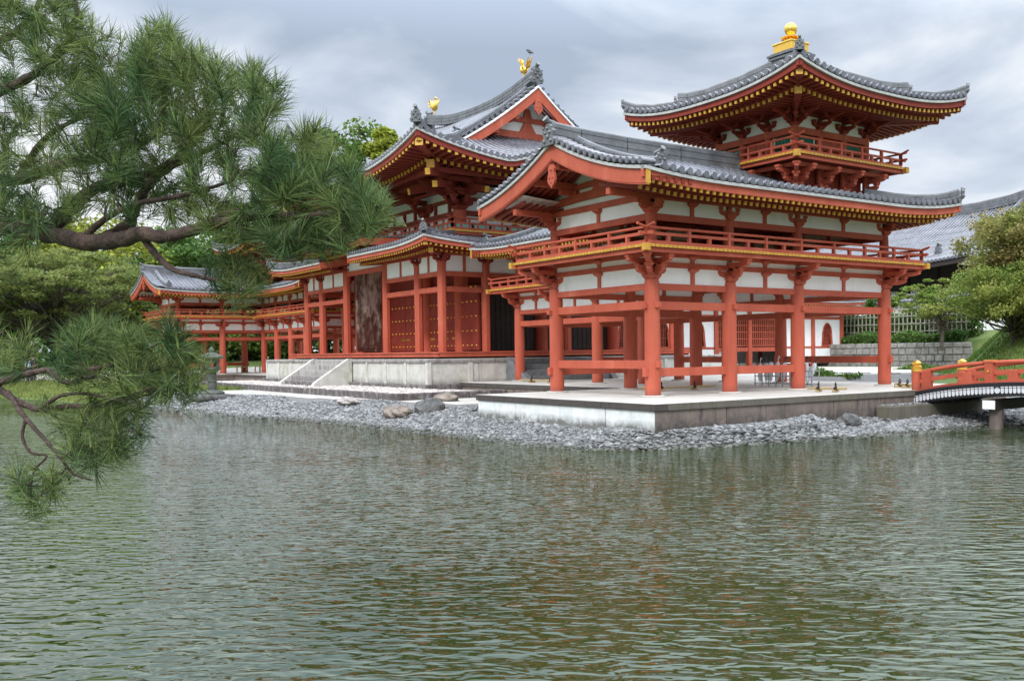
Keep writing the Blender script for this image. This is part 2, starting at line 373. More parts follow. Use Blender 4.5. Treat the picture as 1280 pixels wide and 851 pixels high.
# ------------------------------------------------------------------ timber parts
def bracket(mb,x,y,z,outs=(),s=1.,axes='xy',reach=.8,tiers=1):
    """bearing block, boat-shaped arms and small blocks; outs = plan directions with projecting arms"""
    def block(cx,cy,cz,w,h):
        a,b=w*.34,w*.5
        mb.add([(cx-a,cy-a,cz),(cx+a,cy-a,cz),(cx+a,cy+a,cz),(cx-a,cy+a,cz)]+
               [(cx+i*b,cy+j*b,cz+h*.5) for i,j in ((-1,-1),(1,-1),(1,1),(-1,1))]+[(cx+i*b,cy+j*b,cz+h) for i,j in ((-1,-1),(1,-1),(1,1),(-1,1))],
               [(0,3,2,1),(0,1,5,4),(1,2,6,5),(2,3,7,6),(3,0,4,7),(4,5,9,8),(5,6,10,9),(6,7,11,10),(7,4,8,11),(8,9,10,11)])
    def arm(cx,cy,cz,d,l0,l1,w,h):
        d=np.array([d[0],d[1],0.])/np.hypot(d[0],d[1]); a=np.array([-d[1],d[0],0.])*w/2
        o=[(-l0,h),(-l0,h*.55),(-l0*.86,h*.2),(-l0*.6,0),(l1*.6,0),(l1*.86,h*.2),(l1,h*.55),(l1,h)]
        if l0<=.01: o=[(0,h),(0,0)]+o[4:]
        n=len(o); c=np.array([cx,cy,cz]); vs=[c+d*u+np.array([0,0,zz])+a*k for k in (-1,1) for u,zz in o]
        mb.add(vs,[tuple(range(n)),tuple(range(2*n-1,n-1,-1))]+[(i,i+n,(i+1)%n+n,(i+1)%n) for i in range(n)])
    block(x,y,z,.36*s,.17*s); z1=z+.13*s
    L=.42*s
    for ax in axes:
        d=(1,0) if ax=='x' else (0,1); arm(x,y,z1,d,L,L,.13*s,.15*s)
        for k in (-1,0,1): block(x+d[0]*k*L*.86,y+d[1]*k*L*.86,z1+.15*s,.17*s,.11*s)
    for d in outs:
        dl=np.hypot(*d); u=(d[0]/dl,d[1]/dl); rr=reach*dl
        for t in range(tiers):
            l=rr*(t+1)/tiers; zz=z1+.26*s*t
            arm(x,y,zz,u,.0,l*(.62 if tiers==1 else 1.),.12*s,.15*s)
            if tiers==1:
                block(x+u[0]*l*.55,y+u[1]*l*.55,zz+.15*s,.17*s,.1*s)
                arm(x,y,zz+.24*s,u,0,l,.12*s,.14*s); block(x+u[0]*l*.93,y+u[1]*l*.93,zz+.36*s,.17*s,.1*s)
            else:
                q=(x+u[0]*l*.93,y+u[1]*l*.93); block(q[0],q[1],zz+.15*s,.17*s,.11*s)
                if abs(u[0]*u[1])<.01:
                    pd=(-u[1],u[0]); arm(q[0],q[1],zz+.26*s,pd,.33*s,.33*s,.11*s,.13*s)
                    for k in (-1,1): block(q[0]+pd[0]*k*.28*s,q[1]+pd[1]*k*.28*s,zz+.39*s,.15*s,.09*s)
def column(name,x,y,z0,z1,r,parent,m_=None,n=24):
    mb=MB(); mb.tube([(x,y,z0),(x,y,z0+(z1-z0)*.5),(x,y,z1-.12),(x,y,z1)],[r,r*.99,r*.94,r*.86],n)
    return mb.build(name,m_ or RED,parent,True,sm_ang=40)
def hbeam(name,p0,p1,z0,z1,w,parent,m_=None,bev=.008):
    mb=MB(); zc=(z0+z1)/2; mb.beam((p0[0],p0[1],zc),(p1[0],p1[1],zc),w,z1-z0); return mb.build(name,m_ or RED,parent,bevel=bev)
def railing(parent,path,z,closed=False,hgt=(.0,.09,.21,.28,.35,.415),sp=.62,open_ends=True,name='railing',mats=None,w=.055,turn=.0):
    """three-rail balustrade along plan path points; z = floor top. returns the railing object, with its rails and posts as children"""
    h=hgt; root_mb=MB(); n=len(path); segs=[(np.array(path[i],float),np.array(path[(i+1)%n],float)) for i in range(n if closed else n-1)]
    base=MB(); rails=MB(); posts=MB()
    for si,(a,b) in enumerate(segs):
        d=(b-a)/np.linalg.norm(b-a); L=np.linalg.norm(b-a)
        e0=.22 if (closed or si>0 or open_ends) else 0; e1=.22 if (closed or si<len(segs)-1 or open_ends) else 0
        o=np.append(d,0)
        A=np.append(a,z); B=np.append(b,z)
        base.cut(); rails.cut(); base.beam(A+(0,0,(h[0]+h[1])/2+.0),B+(0,0,(h[0]+h[1])/2),.09,h[1]-h[0])
        rails.beam(A-o*e0+(0,0,(h[2]+h[3])/2+si%2*.002),B+o*e1+(0,0,(h[2]+h[3])/2+si%2*.002),w,h[3]-h[2])
        zt=(h[4]+h[5])/2; r=(h[5]-h[4])/2
        rails.cut(); rails.tube([A-o*(e0+.05)+(0,0,zt+(.07 if e0 else 0)),A-o*e0*.3+(0,0,zt+.01),A+(0,0,zt),B+(0,0,zt),B+o*e1*.3+(0,0,zt+.01),B+o*(e1+.05)+(0,0,zt+(.07 if e1 else 0))],r,8)
        k=max(1,round(L/sp))
        for i in range(k+1):
            p=A+o*(L*i/k)
            posts.cut(); posts.beam(p+(0,0,h[1]*.9),p+(0,0,h[4]+.01),.075,.075)
            if i<k:
                p=A+o*(L*(i+.5)/k); posts.cut(); posts.beam(p+(0,0,h[1]*.9),p+(0,0,h[2]+.005),.085,.075)
    rb=bpy.data.objects.new(name,None); COL.objects.link(rb); rb.parent=parent; rb.empty_display_size=.1
    pieces(base,'rail',mats or RED,rb); pieces(rails,'rail',mats or RED,rb); pieces(posts,'baluster',mats or RED,rb)
    return rb
def balcony_floor(parent,polys,z0,z1,over,edge_pts,name='balcony',closed=False):
    """floor slabs as boxes (x0,x1,y0,y1) with a yellow-ended plank edge along edge_pts"""
    mb=MB()
    for i,(x0,x1,y0,y1) in enumerate(polys): mb.box(x0,x1,y0,y1,z0-.001*i,z1-.003*i)
    f=mb.build(name,RED,parent)
    eb=MB(); gb=MB(); pts=[np.array(q,float) for q in edge_pts]; n=len(pts)
    for i in range(n if closed else n-1):
        a,b=pts[i],pts[(i+1)%n]; L=np.linalg.norm(b-a); d=(b-a)/L; nn=np.array([d[1],-d[0]])
        k=int(L/.13)
        for j in range(k):
            c=a+d*(L*(j+.5)/k); p=np.append(c,(z0+z1)/2); o3=np.append(nn,0)
            gb.beam(p-o3*.0,p+o3*.02,L/k*.88,z1-z0+.004)
        eb.cut(); eb.beam(np.append(a-nn*.10,z0-.055),np.append(b-nn*.10,z0-.055),.10,.10)
    gb.build('plank_end_row',GOLD,f); pieces(eb,'edge_beam',RED,f)
    cb=MB()
    for i,q in enumerate(pts if closed else pts[1:-1]):
        cb.cut(); cb.box(q[0]-.07,q[0]+.07,q[1]-.07,q[1]+.07,z0-.09,z1+.012)
    if cb.v: pieces(cb,'corner_cap',GOLD,f)
    return f
def pendant(mb,c,axis,s=1.):
    """hanging gable ornament with a lobed outline. c=(x,y,z) top centre; plate faces -y (axis 'y') or +x ('x')"""
    o=[(0,0),(.09,-.02),(.15,-.12),(.12,-.2),(.16,-.3),(.17,-.42),(.12,-.5),(.05,-.55),(0,-.62)]
    o=o+[(-u,z) for u,z in o[-2:0:-1]]
    if axis=='y': mb.prism([(c[0]+u*s,c[2]+z*s) for u,z in o],'y',c[1]-.03,c[1]+.03)
    else: mb.prism([(c[1]+u*s,c[2]+z*s) for u,z in o],'x',c[0]-.03,c[0]+.03)
    for u,z,r in ((0,-.14,.05),(-.07,-.34,.03),(.07,-.34,.03),(0,-.46,.03)):
        if axis=='y': mb.tube([(c[0]+u*s,c[1]-.03,c[2]+z*s),(c[0]+u*s,c[1]-.055,c[2]+z*s)],[r*s,r*s*.6],10)
        else: mb.tube([(c[0]+.03,c[1]+u*s,c[2]+z*s),(c[0]+.055,c[1]+u*s,c[2]+z*s)],[r*s,r*s*.6],10)

# ================================================================== a wing of the hall
B_,W_,D_=2.5,4.05,8.66
def verge(mb,y0,xs,zfun,out=-1,axis='y'):
    """short round tiles laid across the edge of a gable. xs = positions along the slope (plan); zfun(x)=top of roof"""
    for x in xs:
        z=zfun(x)+.02
        if axis=='y': mb.tube([(x,y0,z),(x,y0-out*.40,z)],[.075,.068],10); mb.tube([(x,y0+out*.004,z),(x,y0+out*.0,z)],.055,10)
        else: mb.tube([(y0,x,z),(y0-out*.40,x,z)],[.075,.068],10)
def gfun(t,a): return a*t+(1-a)*t*t
def build_wing():
    T=thing('temple_wing','','temple wing',(0,0,0))
    YE,YC,XE,XC=10.1,6.775,1.575,-2.025; XI=-5.625; YF=3.45; XL=-14.95; YG=-1.42
    cols=[(0,0),(0,B_),(0,2*B_),(0,D_),(-W_,0),(-W_,B_),(-W_,2*B_),(-W_,D_)]+[(-W_-B_*k,y) for k in (1,2,3,4) for y in (2*B_,D_)]
    for x,y in cols:
        c=column('column',x,y,0,2.76,.19,T)
        mb=MB(); mb.lathe((x,y,0),[(.30,0),(.30,.02),(.27,.035)],20); mb.build('base_stone',ST_FLOOR,c)
        outs=[]
        if y==0: outs.append((0,-1))
        if x==0: outs.append((1,0))
        if x==0 and y==0: outs.append((1,-1))
        if x==0 and y==D_: outs+= [(0,1),(1,1)]
        elif y==D_: outs.append((0,1))
        if x==-W_ and y<5: outs.append((-1,0))
        if x==-W_ and y==0: outs.append((-1,-1))
        if x<-W_-.1 and y==5: outs.append((0,-1))
        if x==-W_ and y==5: outs.append((-1,-1))
        mb=MB(); bracket(mb,x,y,2.76,outs,.95,'xy',.72); mb.build('bracket',RED,T,bevel=.006)
        column('upper_column',x,y,3.48,4.33,.135,T)
        mb=MB(); o2=[]; bracket(mb,x,y,4.31,o2,.8,'xy' if (x,y) in ((0,0),(0,D_),(-W_,0),(-W_,5)) else ('y' if abs(x)<.1 or (abs(x+W_)<.1 and y<5) else 'x'),.6); mb.build('upper_bracket',RED,T)
    # rows of bays: (start,end,divisions,facing)
    rows=[((0,0),(0,D_),[0,2.5,5,D_],'x'),((-W_,0),(0,0),[-W_,0],'y'),((-W_,0),(-W_,5),[0,2.5,5],'x'),
          ((-W_-4*B_,5),(-W_,5),[-W_-B_*k for k in (4,3,2,1,0)],'y'),((-W_-4*B_,D_),(0,D_),[-W_-B_*k for k in (4,3,2,1,0)]+[0],'y'),
          ((-W_-4*B_,5),(-W_-4*B_,D_),[5,D_],'x')]
    for (p0,p1,div,f) in rows:
        dz=0 if f=='x' else .003
        hbeam('tie_beam',p0,p1,2.515+dz,2.668+dz,.13,T); hbeam('tie_beam',p0,p1,2.05+dz*6,2.243+dz*6,.12,T)
        hbeam('tie_beam',p0,p1,3.05+dz,3.178+dz,.12,T); hbeam('floor_joist',p0,p1,3.30+dz,3.41+dz,.14,T)
        hbeam('upper_tie_beam',p0,p1,4.15+dz,4.31+dz,.12,T); hbeam('wall_plate',p0,p1,4.64+dz,4.79+dz,.16,T)
        for a,b in zip(div[:-1],div[1:]):
            mb=MB()
            for z0,z1 in ((2.66,3.06),(3.17,3.31),(4.30,4.65)):
                mb.cut()
                if f=='x': mb.box(p0[0]-.025,p0[0]+.025,a+.1,b-.1,z0,z1)
                else: mb.box(a+.1,b-.1,p0[1]-.025,p0[1]+.025,z0,z1)
            pieces(mb,'plaster_panel',WHITE,T,limit=200)
            mb=MB(); c=(a+b)/2; x,y=(p0[0],c) if f=='x' else (c,p0[1])
            for z0,z1 in ((2.66,2.94),(3.17,3.25),(4.30,4.52)):
                mb.cut()
                mb.box(x-.06,x+.06,y-.06,y+.06,z0,z1)
                q=.14; mb.add([(x-.06,y-.06,z1),(x+.06,y-.06,z1),(x+.06,y+.06,z1),(x-.06,y+.06,z1)]+[(x+i*q,y+j*q,z1+.07) for i,j in ((-1,-1),(1,-1),(1,1),(-1,1))]+[(x+i*q,y+j*q,z1+.11) for i,j in ((-1,-1),(1,-1),(1,1),(-1,1))],
                    [(0,1,5,4),(1,2,6,5),(2,3,7,6),(3,0,4,7),(4,5,9,8),(5,6,10,9),(6,7,11,10),(7,4,8,11),(8,9,10,11)])
            pieces(mb,'strut',RED,T,limit=200)
        # beam noses and wedge pegs through the columns
    hbeam('lower_rail',(-W_,0),(0,0),.652,.858,.13,T); hbeam('lower_rail',(0,-.27),(0,5.25),.47,.672,.13,T)
    hbeam('lower_rail',(-W_,-.27),(-W_,2.75),.47,.672,.13,T); hbeam('lower_rail',(-W_-.25,D_),(.27,D_),.655,.86,.13,T)
    for x in (-W_-4*B_,-W_-2*B_): hbeam('lower_rail',(x,D_),(x+B_,D_),.655,.86,.13,T)
    mb=MB()
    for x,y in cols:
        mb.cut()
        if x==0: mb.box(x+.05,x+.27,y-.062,y+.062,2.09,2.22)
        mb.cut()
        if y==0: mb.box(x-.058,x+.058,y-.27,y-.05,2.075,2.20)
    mb.cut(); mb.box(.05,.27,-.06,.06,.68,.84); mb.cut(); mb.box(-W_-.27,-W_-.05,-.06,.06,.68,.84)
    pieces(mb,'beam_nose',RED,T,bevel=.01)
    # ceiling above the lower storey, upper floor seen from inside
    mb=MB(); mb.box(-W_+.05,-.05,.05,D_-.05,3.24,3.29); mb.cut(); mb.box(-W_-4*B_+.05,-W_,5.05,D_-.05,3.241,3.288); pieces(mb,'lower_ceiling',WHITE,T)
    jb=MB()
    for i in range(1,17): y=D_*i/17; jb.cut(); jb.beam((-W_,y,3.19),(0,y,3.19),.07,.09)
    for i in range(1,19): x=-W_-10*i/19; jb.cut(); jb.beam((x,5,3.19),(x,D_,3.19),.07,.09)
    pieces(jb,'ceiling_joist',REDD,T)
    mb=MB(); mb.box(-W_+.2,-.2,.2,D_-.2,4.80,4.84); mb.cut(); mb.box(-W_-4*B_+.2,-W_+.2,5.2,D_-.2,4.801,4.838); pieces(mb,'upper_ceiling',REDD,T)
    # balcony
    bp=[(-14.89,4.16),(-4.89,4.16),(-4.89,-.84),(.84,-.84),(.84,9.5),(-14.89,9.5)]
    bf=balcony_floor(T,[(-4.89,.84,-.84,9.5),(-14.89,-4.88,4.16,9.5)],3.42,3.478,.84,bp,closed=True)
    rp=[(-14.8,4.26),(-4.79,4.26),(-4.79,-.74),(.74,-.74),(.74,9.4),(-14.8,9.4)]
    rb=railing(T,rp,3.48,closed=False,sp=1.25)
    # ------------ roof
    Uz=lambda d: 4.83+1.15*gfun(max(d,0)/3.6,.42)
    def lift(x,y):
        l=.13*max(0,1-(y-YG)/2.4)**2 if x>-6.2 and y<3 else 0
        l+=.13*max(0,1-(x-XL)/2.4)**2
        d1,d2=XE-x,YE-y
        l+=.26*max(0,1-d1/3.3)**2.5*max(0,1-d2/3.3)**2.5
        return l
    zf=lambda x,y,d: Uz(d)+lift(x,y)
    zr=lambda x,y,d: 4.83+.17*max(d,0)+lift(x,y)
    rf=MB()
    full=3.6; fB=3.325
    sector(rf,(XE,0),(0,1),(-1,0),YG+.38,YE,lambda s:(0,max(0,min(full,YE-s))),zf)
    sector(rf,(XI,0),(0,1),(1,0),YG+.38,YF,lambda s:(0,full),zf)
    sector(rf,(XI,0),(0,1),(1,0),YF,YC,lambda s:(max(0,s-YF),full),zf)
    sector(rf,(0,YF),(1,0),(0,1),XL+.38,XI,lambda s:(0,fB),zf)
    sector(rf,(0,YF),(1,0),(0,1),XI,XC,lambda s:(max(0,s-XI),fB),zf)
    sector(rf,(0,YE),(1,0),(0,-1),XL+.38,XE,lambda s:(0,max(0,min(fB,XE-s))),zf)
    # gable verges
    def gz_y(x): d=min(XE-x,x-XI); return zf(x,YG,d)+.155
    def gz_x(y): d=min(YE-y,y-YF); return zf(XL,y,d)+.155
    xs=np.arange(XI+.12,XE,.225); verge(rf,YG-.08,xs,gz_y)
    ys=np.arange(YF+.12,YE,.225); verge(rf,XL-.08,ys,gz_x,axis='x')
    for i in range(24):
        a=XI+(XE-XI)*i/24;b=XI+(XE-XI)*(i+1)/24
        rf.add([(a,YG-.04,gz_y(a)),(b,YG-.04,gz_y(b)),(b,YG+.40,gz_y(b)),(a,YG+.40,gz_y(a))],[(0,1,2,3)])
        a=YF+(YE-YF)*i/24;b=YF+(YE-YF)*(i+1)/24
        rf.add([(XL-.04,a,gz_x(a)),(XL-.04,b,gz_x(b)),(XL+.40,b,gz_x(b)),(XL+.40,a,gz_x(a))],[(3,2,1,0)])
    roof=rf.build('roof',TILE,T,True,sm_ang=35)
    # ridges
    rd=MB()
    ridge_beam(rd,[(XC,YG-.02,6.14),(XC,YG+.8,6.09),(XC,0.8,6.06),(XC,2.6,6.05),(XC,4.75,6.05)],.28,.43,5)
    rd.cut(); ridge_beam(rd,[(-4.3,YC,5.95),(-9,YC,5.95),(XL+1.5,YC,5.98),(XL-.02,YC,6.08)],.28,.42,5)
    pieces(rd,'ridge',TILED,roof)
    rd=MB()
    for sx in (1,-1):
        pts=[]
        for k in range(9):
            d=.32+3.1*k/8; x=XC+sx*(3.6-d); pts.append((x,YG+.66,zf(x,YG+.66,d)+.13))
        rd.cut(); ridge_beam(rd,pts,.2,.2,3,.055)
        pts=[]
        for k in range(9):
            d=.32+2.8*k/8; y=YC+sx*(fB-d); pts.append((XL+.66,y,zf(XL+.66,y,d)+.13))
        rd.cut(); ridge_beam(rd,pts,.2,.2,3,.055)
    # hip ridge: lower and upper step
    hp=lambda d:(XE-d,YE-d,zf(XE-d,YE-d,d)+.13)
    rd.cut(); ridge_beam(rd,[tuple(np.array(hp(d))+(0,0,u)) for d,u in ((.05,.10),(.25,.05),(.5,.02),(.9,0),(1.3,0),(1.9,0))],.22,.2,4,.055)
    pieces(rd,'descending_ridge',TILED,roof)
    on=MB(); oni(on,(XC,YG-.06,6.06),(0,-1),1.0); on.build('ridge_end_tile',TILED,roof)
    on=MB(); oni(on,(XL-.06,YC,5.98),(-1,0),1.0); on.build('ridge_end_tile',TILED,roof)
    on=MB(); oni(on,(XC,4.72,6.05),(0,1),.8); on.build('ridge_end_tile',TILED,roof)
    for sx in (1,-1):
        x=XC+sx*3.32; on=MB(); oni(on,(x,YG+.66,zf(x,YG+.66,.28)+.12),(sx,0),.72); on.build('ridge_end_tile',TILED,roof)
        y=YC+sx*3.03; on=MB(); oni(on,(XL+.66,y,zf(XL+.66,y,.28)+.12),(0,sx),.72); on.build('ridge_end_tile',TILED,roof)
    h=hp(.0); on=MB(); oni(on,(h[0]+.02,h[1]+.02,h[2]+.06),(1,1),.62,False); on.build('ridge_end_tile',TILED,roof)
    # eave strips and rafters
    eb=MB()
    for O,sd,td,s0,s1 in (((XE,0),(0,1),(-1,0),YG-.04,YE),((XI,0),(0,1),(1,0),YG-.04,YF),((0,YF),(1,0),(0,1),XL-.04,XI),((0,YE),(1,0),(0,-1),XL-.04,XE)):
        eb.cut(); edge_strip(eb,O,sd,td,s0,s1,zf,-.17,-.002,.03,.12,0); edge_strip(eb,O,sd,td,s0,s1,zf,.0,.07,-.03,.12,1)
    # gable bargeboards and white strips
    bb=MB()
    def board(fun,c0,e,n,axis,outp):
        # fun(u)->underside z at plan coordinate u, from eave u=e to centre u=c0
        ra=[];rw=[]
        for i in range(n+1):
            u=e+(c0-e)*i/n; t=i/n; z=fun(u); hh=.33+.06*t
            def P(o,zz): return (u,outp+o,zz) if axis=='y' else (outp+o,u,zz)
            ra.append([P(-.05,z),P(-.05,z-hh),P(.05,z-hh),P(.05,z),P(-.05,z)])
            rw.append([P(-.10,z+.075),P(-.10,z+.003),P(.10,z+.003),P(.10,z+.075),P(-.10,z+.075)])
        bb.cut(); bb.grid(ra,0); eb.cut(); eb.grid(rw,1)
        bb.add(ra[0][:4],[(0,1,2,3)],1)
        u0=e
        s=1 if e>c0 else -1
        z=fun(e)
        if axis=='y': bb.box(min(e-.005,e+s*.015),max(e-.005,e+s*.015),outp-.06,outp+.06,z-.30,z+.0,1)
        else: bb.box(outp-.06,outp+.06,min(e-.005,e+s*.015),max(e-.005,e+s*.015),z-.30,z+.0,1)
        # thin moulding line
        mm=[]
        for i in range(n+1):
            u=e+(c0-e)*i/n; t=i/n; z=fun(u)-.33-.06*t+.05
            q=[(-.062,z),(-.062,z-.02),(-.04,z-.02),(-.04,z)]
            mm.append([((u,outp+a,zz) if axis=='y' else (outp+a,u,zz)) for a,zz in q])
        bb.grid(mm,0)
    uy=lambda x: zf(x,YG,min(XE-x,x-XI)); ux=lambda y: zf(XL,y,min(YE-y,y-YF))
    board(uy,XC,XE,14,'y',YG+.06); board(uy,XC,XI,14,'y',YG+.06)
    board(ux,YC,YE,14,'x',XL+.06); board(ux,YC,YF,14,'x',XL+.06)
    pieces(eb,'eave_board',[RED,AGED],roof); pieces(bb,'bargeboard',[RED,GOLD],T)
    pg=MB(); pendant(pg,(XC,YG+.0,5.62),'y',.95); pg.build('gable_pendant',RED,T)
    pg=MB(); pendant(pg,(XL+.0,YC,5.5),'x',.95); pg.build('gable_pendant',RED,T)
    rb=MB(); bd=MB()
    rafters(rb,bd,(XE,0),(0,1),(-1,0),YG+.2,YE-.02,zr,1.575,.2,(False,True))
    rafters(rb,bd,(XI,0),(0,1),(1,0),YG+.2,YF,zr,1.575,.2,(False,False))
    rafters(rb,bd,(0,YF),(1,0),(0,1),XL+.2,XI,zr,1.55,.2,(False,False))
    rafters(rb,bd,(0,YE),(1,0),(0,-1),XL+.2,XE-.02,zr,1.45,.2,(False,True))
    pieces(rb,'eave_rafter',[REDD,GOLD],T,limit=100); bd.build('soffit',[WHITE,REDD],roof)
    # gable overhang: long rafters on white boards, purlins
    gb=MB()
    for fun,c,e1,e2,axis,o0,o1 in ((uy,XC,XE,XI,'y',YG+.12,.0),(ux,YC,YE,YF,'x',XL+.12,-14.05)):
        n=20
        for e in (e1,e2):
            rows=[]
            for i in range(n+1):
                u=e+(c-e)*i/n; z=fun(u)-.12
                rows.append([((u,o,z) if axis=='y' else (o,u,z)) for o in (o0,o1+.3)])
            gb.cut(); gb.grid(rows,1)
            for k in range(6):
                o=o0+.1+.21*k
                if o>o1-.05: break
                pts=[(e+(c-e)*i/8) for i in range(9)]
                for a,b in zip(pts[:-1],pts[1:]):
                    A=(a,o,fun(a)-.17) if axis=='y' else (o,a,fun(a)-.17); B=(b,o,fun(b)-.17) if axis=='y' else (o,b,fun(b)-.17)
                    gb.beam(A,B,.09,.10,0)
    pieces(gb,"gable_soffit",[REDD,WHITE],roof)
    pu=MB()
    for x in (0,-W_): pu.cut(); pu.beam((x,0,4.715),(x,YG+.16,4.715),.16,.15); pu.beam((x,0,4.60),(x,-.45,4.60),.13,.12)
    for x in (XC-1.05,XC+1.05): z=uy(x)-.30; pu.cut(); pu.beam((x,.1,z),(x,YG+.16,z),.15,.16); pu.beam((x,.1,z-.16),(x,-.5,z-.16),.13,.14)
    pu.cut(); pu.beam((XC,.1,5.60),(XC,YG+.16,5.60),.16,.18)
    for y in (5,D_): pu.cut(); pu.beam((-14.05,y,4.715),(XL+.16,y,4.715),.16,.15)
    for y in (YC-1,YC+1): z=ux(y)-.30; pu.cut(); pu.beam((-13.9,y,z),(XL+.16,y,z),.15,.16)
    pu.cut(); pu.beam((-13.9,YC,5.5),(XL+.16,YC,5.5),.16,.18)
    pieces(pu,'gable_purlin',RED,T,bevel=.01)
    # gable walls
    for axis in 'yx':
        c0,hw,fun,o=(XC,W_/2,uy,0.) if axis=='y' else (YC,D_/2-2.5,ux,-14.05)
        P=(lambda u,z,oo:(u,o+oo,z)) if axis=='y' else (lambda u,z,oo:(o+oo,u,z))
        gw=MB(); n=16
        us=[c0-hw+2*hw*i/n for i in range(n+1)]
        gw.grid([[P(u,4.76,.02),P(u,max(4.78,fun(u)-.13),.02)] for u in us]); gw.build('gable_plaster',WHITE,T)
        gm=MB()
        def arch(z0,h,half,rise,th):
            rr=[]
            for i in range(17):
                t=-1+2*i/16; zz=z0+rise*(1-t*t)
                rr.append([P(c0+half*t,zz,-th),P(c0+half*t,zz+h*(1-.15*t*t),-th),P(c0+half*t,zz+h*(1-.15*t*t),th),P(c0+half*t,zz,th),P(c0+half*t,zz,-th)])
            gm.grid(rr)
        arch(4.88,.20,hw,.07,.09); arch(5.22,.13,hw*.62,.04,.08)
        # frog-leg strut and post
        ol=[(-.42,5.10),(-.30,5.14),(-.18,5.20),(-.14,5.27),(.14,5.27),(.18,5.20),(.30,5.14),(.42,5.10)]
        ol2=[(-.30,5.36),(-.18,5.40),(-.09,5.48),(-.09,5.62),(.09,5.62),(.09,5.48),(.18,5.40),(.30,5.36)]
        for ol_ in (ol,ol2):
            v=[P(c0+u,z,s) for s in (-.07,.05) for u,z in ol_]; k=len(ol_)
            gm.add(v,[tuple(range(k)),tuple(range(2*k-1,k-1,-1))]+[(i,i+k,(i+1)%k+k,(i+1)%k) for i in range(k)])
        for u in (-.98,.98):
            q=P(c0+u,0,-.02); gm.box(q[0]-.09,q[0]+.09,q[1]-.09,q[1]+.09,5.05,5.22)
        gm.build('gable_frame',RED,T)
    # ------------ corner turret
    tx,ty=-2.05,7.05; tw=MB()
    body=MB(); body.box(tx-1.4,tx+1.4,ty-1.4,ty+1.4,5.2,7.3); bo=body.build('turret_body',REDD,T)
    per=[(tx+i,ty+j) for i in (-1.5,-.5,.5,1.5) for j in (-1.5,-.5,.5,1.5) if abs(i)==1.5 or abs(j)==1.5]
    for x,y in per:
        column('turret_column',x,y,5.3,7.16,.105,T)
        outs=[]; dx,dy=x-tx,y-ty
        if dx==1.5: outs.append((1,0))
        if dx==-1.5: outs.append((-1,0))
        if dy==1.5: outs.append((0,1))
        if dy==-1.5: outs.append((0,-1))
        if abs(dx)==1.5 and abs(dy)==1.5: outs.append((dx/1.5,dy/1.5))
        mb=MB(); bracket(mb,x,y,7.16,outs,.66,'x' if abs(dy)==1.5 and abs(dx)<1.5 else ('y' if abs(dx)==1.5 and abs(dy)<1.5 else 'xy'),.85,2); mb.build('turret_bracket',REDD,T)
        mb=MB(); bracket(mb,x,y,5.50,outs,.9,'',.70,1); mb.build('turret_balcony_bracket',RED,T)
    def ring(name,half,z0,z1,w,par=T,m_=RED):
        mb=MB(); h=half
        mb.box(tx-h-w/2,tx+h+w/2,ty-h-w/2,ty-h+w/2,z0,z1); mb.box(tx-h-w/2,tx+h+w/2,ty+h-w/2,ty+h+w/2,z0,z1)
        mb.box(tx-h-w/2+.001,tx-h+w/2,ty-h+w/2,ty+h-w/2,z0+.002,z1-.002); mb.box(tx+h-w/2,tx+h+w/2-.001,ty-h+w/2,ty+h-w/2,z0+.002,z1-.002)
        return mb.build(name,m_,par,bevel=.006)
    ring('turret_tie_beam',1.5,6.96,7.14,.15); ring('turret_tie_beam',1.5,6.62,6.69,.13); ring('turret_wall_plate',1.5,7.50,7.60,.14,m_=REDD)
    ring('turret_purlin',2.32,7.66,7.78,.13,m_=REDD); ring('turret_base_beam',1.9,5.98,6.09,.13)
    mb=MB(); mb.box(tx-1.455,tx+1.455,ty-1.455,ty+1.455,7.14,7.52); mb.build('turret_plaster',WHITE,T)
    wn=MB(); ws=MB(); nl=MB(); nc=MB()
    for k in (-1,0,1):
        for ax in range(4):
            c=k*1.0
            def Q(u0,u1,z0,z1,o,mb,mi=0):
                if ax==0: mb.box(tx+u0,tx+u1,ty-o-.01,ty-o+.01,z0,z1,mi)
                if ax==1: mb.box(tx+o-.01,tx+o+.01,ty+u0,ty+u1,z0,z1,mi)
                if ax==2: mb.box(tx+u0,tx+u1,ty+o-.01,ty+o+.01,z0,z1,mi)
                if ax==3: mb.box(tx-o-.01,tx-o+.01,ty+u0,ty+u1,z0,z1,mi)
            if k!=0:
                wn.cut(); ws.cut(); Q(c-.28,c+.28,6.35,6.95,1.43,wn); Q(c-.37,c-.29,6.3,6.95,1.44,ws); ws.cut(); Q(c+.29,c+.37,6.3,6.95,1.44,ws)
                for q in range(7): Q(c-.27+.09*q,c-.24+.09*q,6.35,6.95,1.45,wn)
            else:
                nl.cut(); Q(-.36,-.01,6.2,6.95,1.45,nl,1); nl.cut(); Q(.01,.36,6.2,6.95,1.45,nl,1)
            for u in (c-.5,c+.5 if k==1 else c-.5):
                for z in (7.05,6.655): Q(u-.025,u+.025,z-.025,z+.025,1.60,nc)
    pieces(wn,'window_lattice',GREEN,bo); pieces(ws,'window_jamb',WHITE,bo); nc.build('nail_caps',GOLD,bo); pieces(nl,'door',[GOLD,RED],bo)
    h=2.3; bp=[(tx-h,ty-h),(tx+h,ty-h),(tx+h,ty+h),(tx-h,ty+h)]
    balcony_floor(T,[(tx-h,tx+h,ty-h,ty+h)],6.22,6.28,.8,bp,name='turret_balcony',closed=True)
    h=2.2; rp=[(tx-h,ty-h),(tx+h,ty-h),(tx+h,ty+h),(tx-h,ty+h)]
    railing(T,rp,6.28,closed=True,sp=.92,name='turret_railing',hgt=(0,.07,.19,.245,.37,.43),w=.05)
    # turret roof
    h=3.5
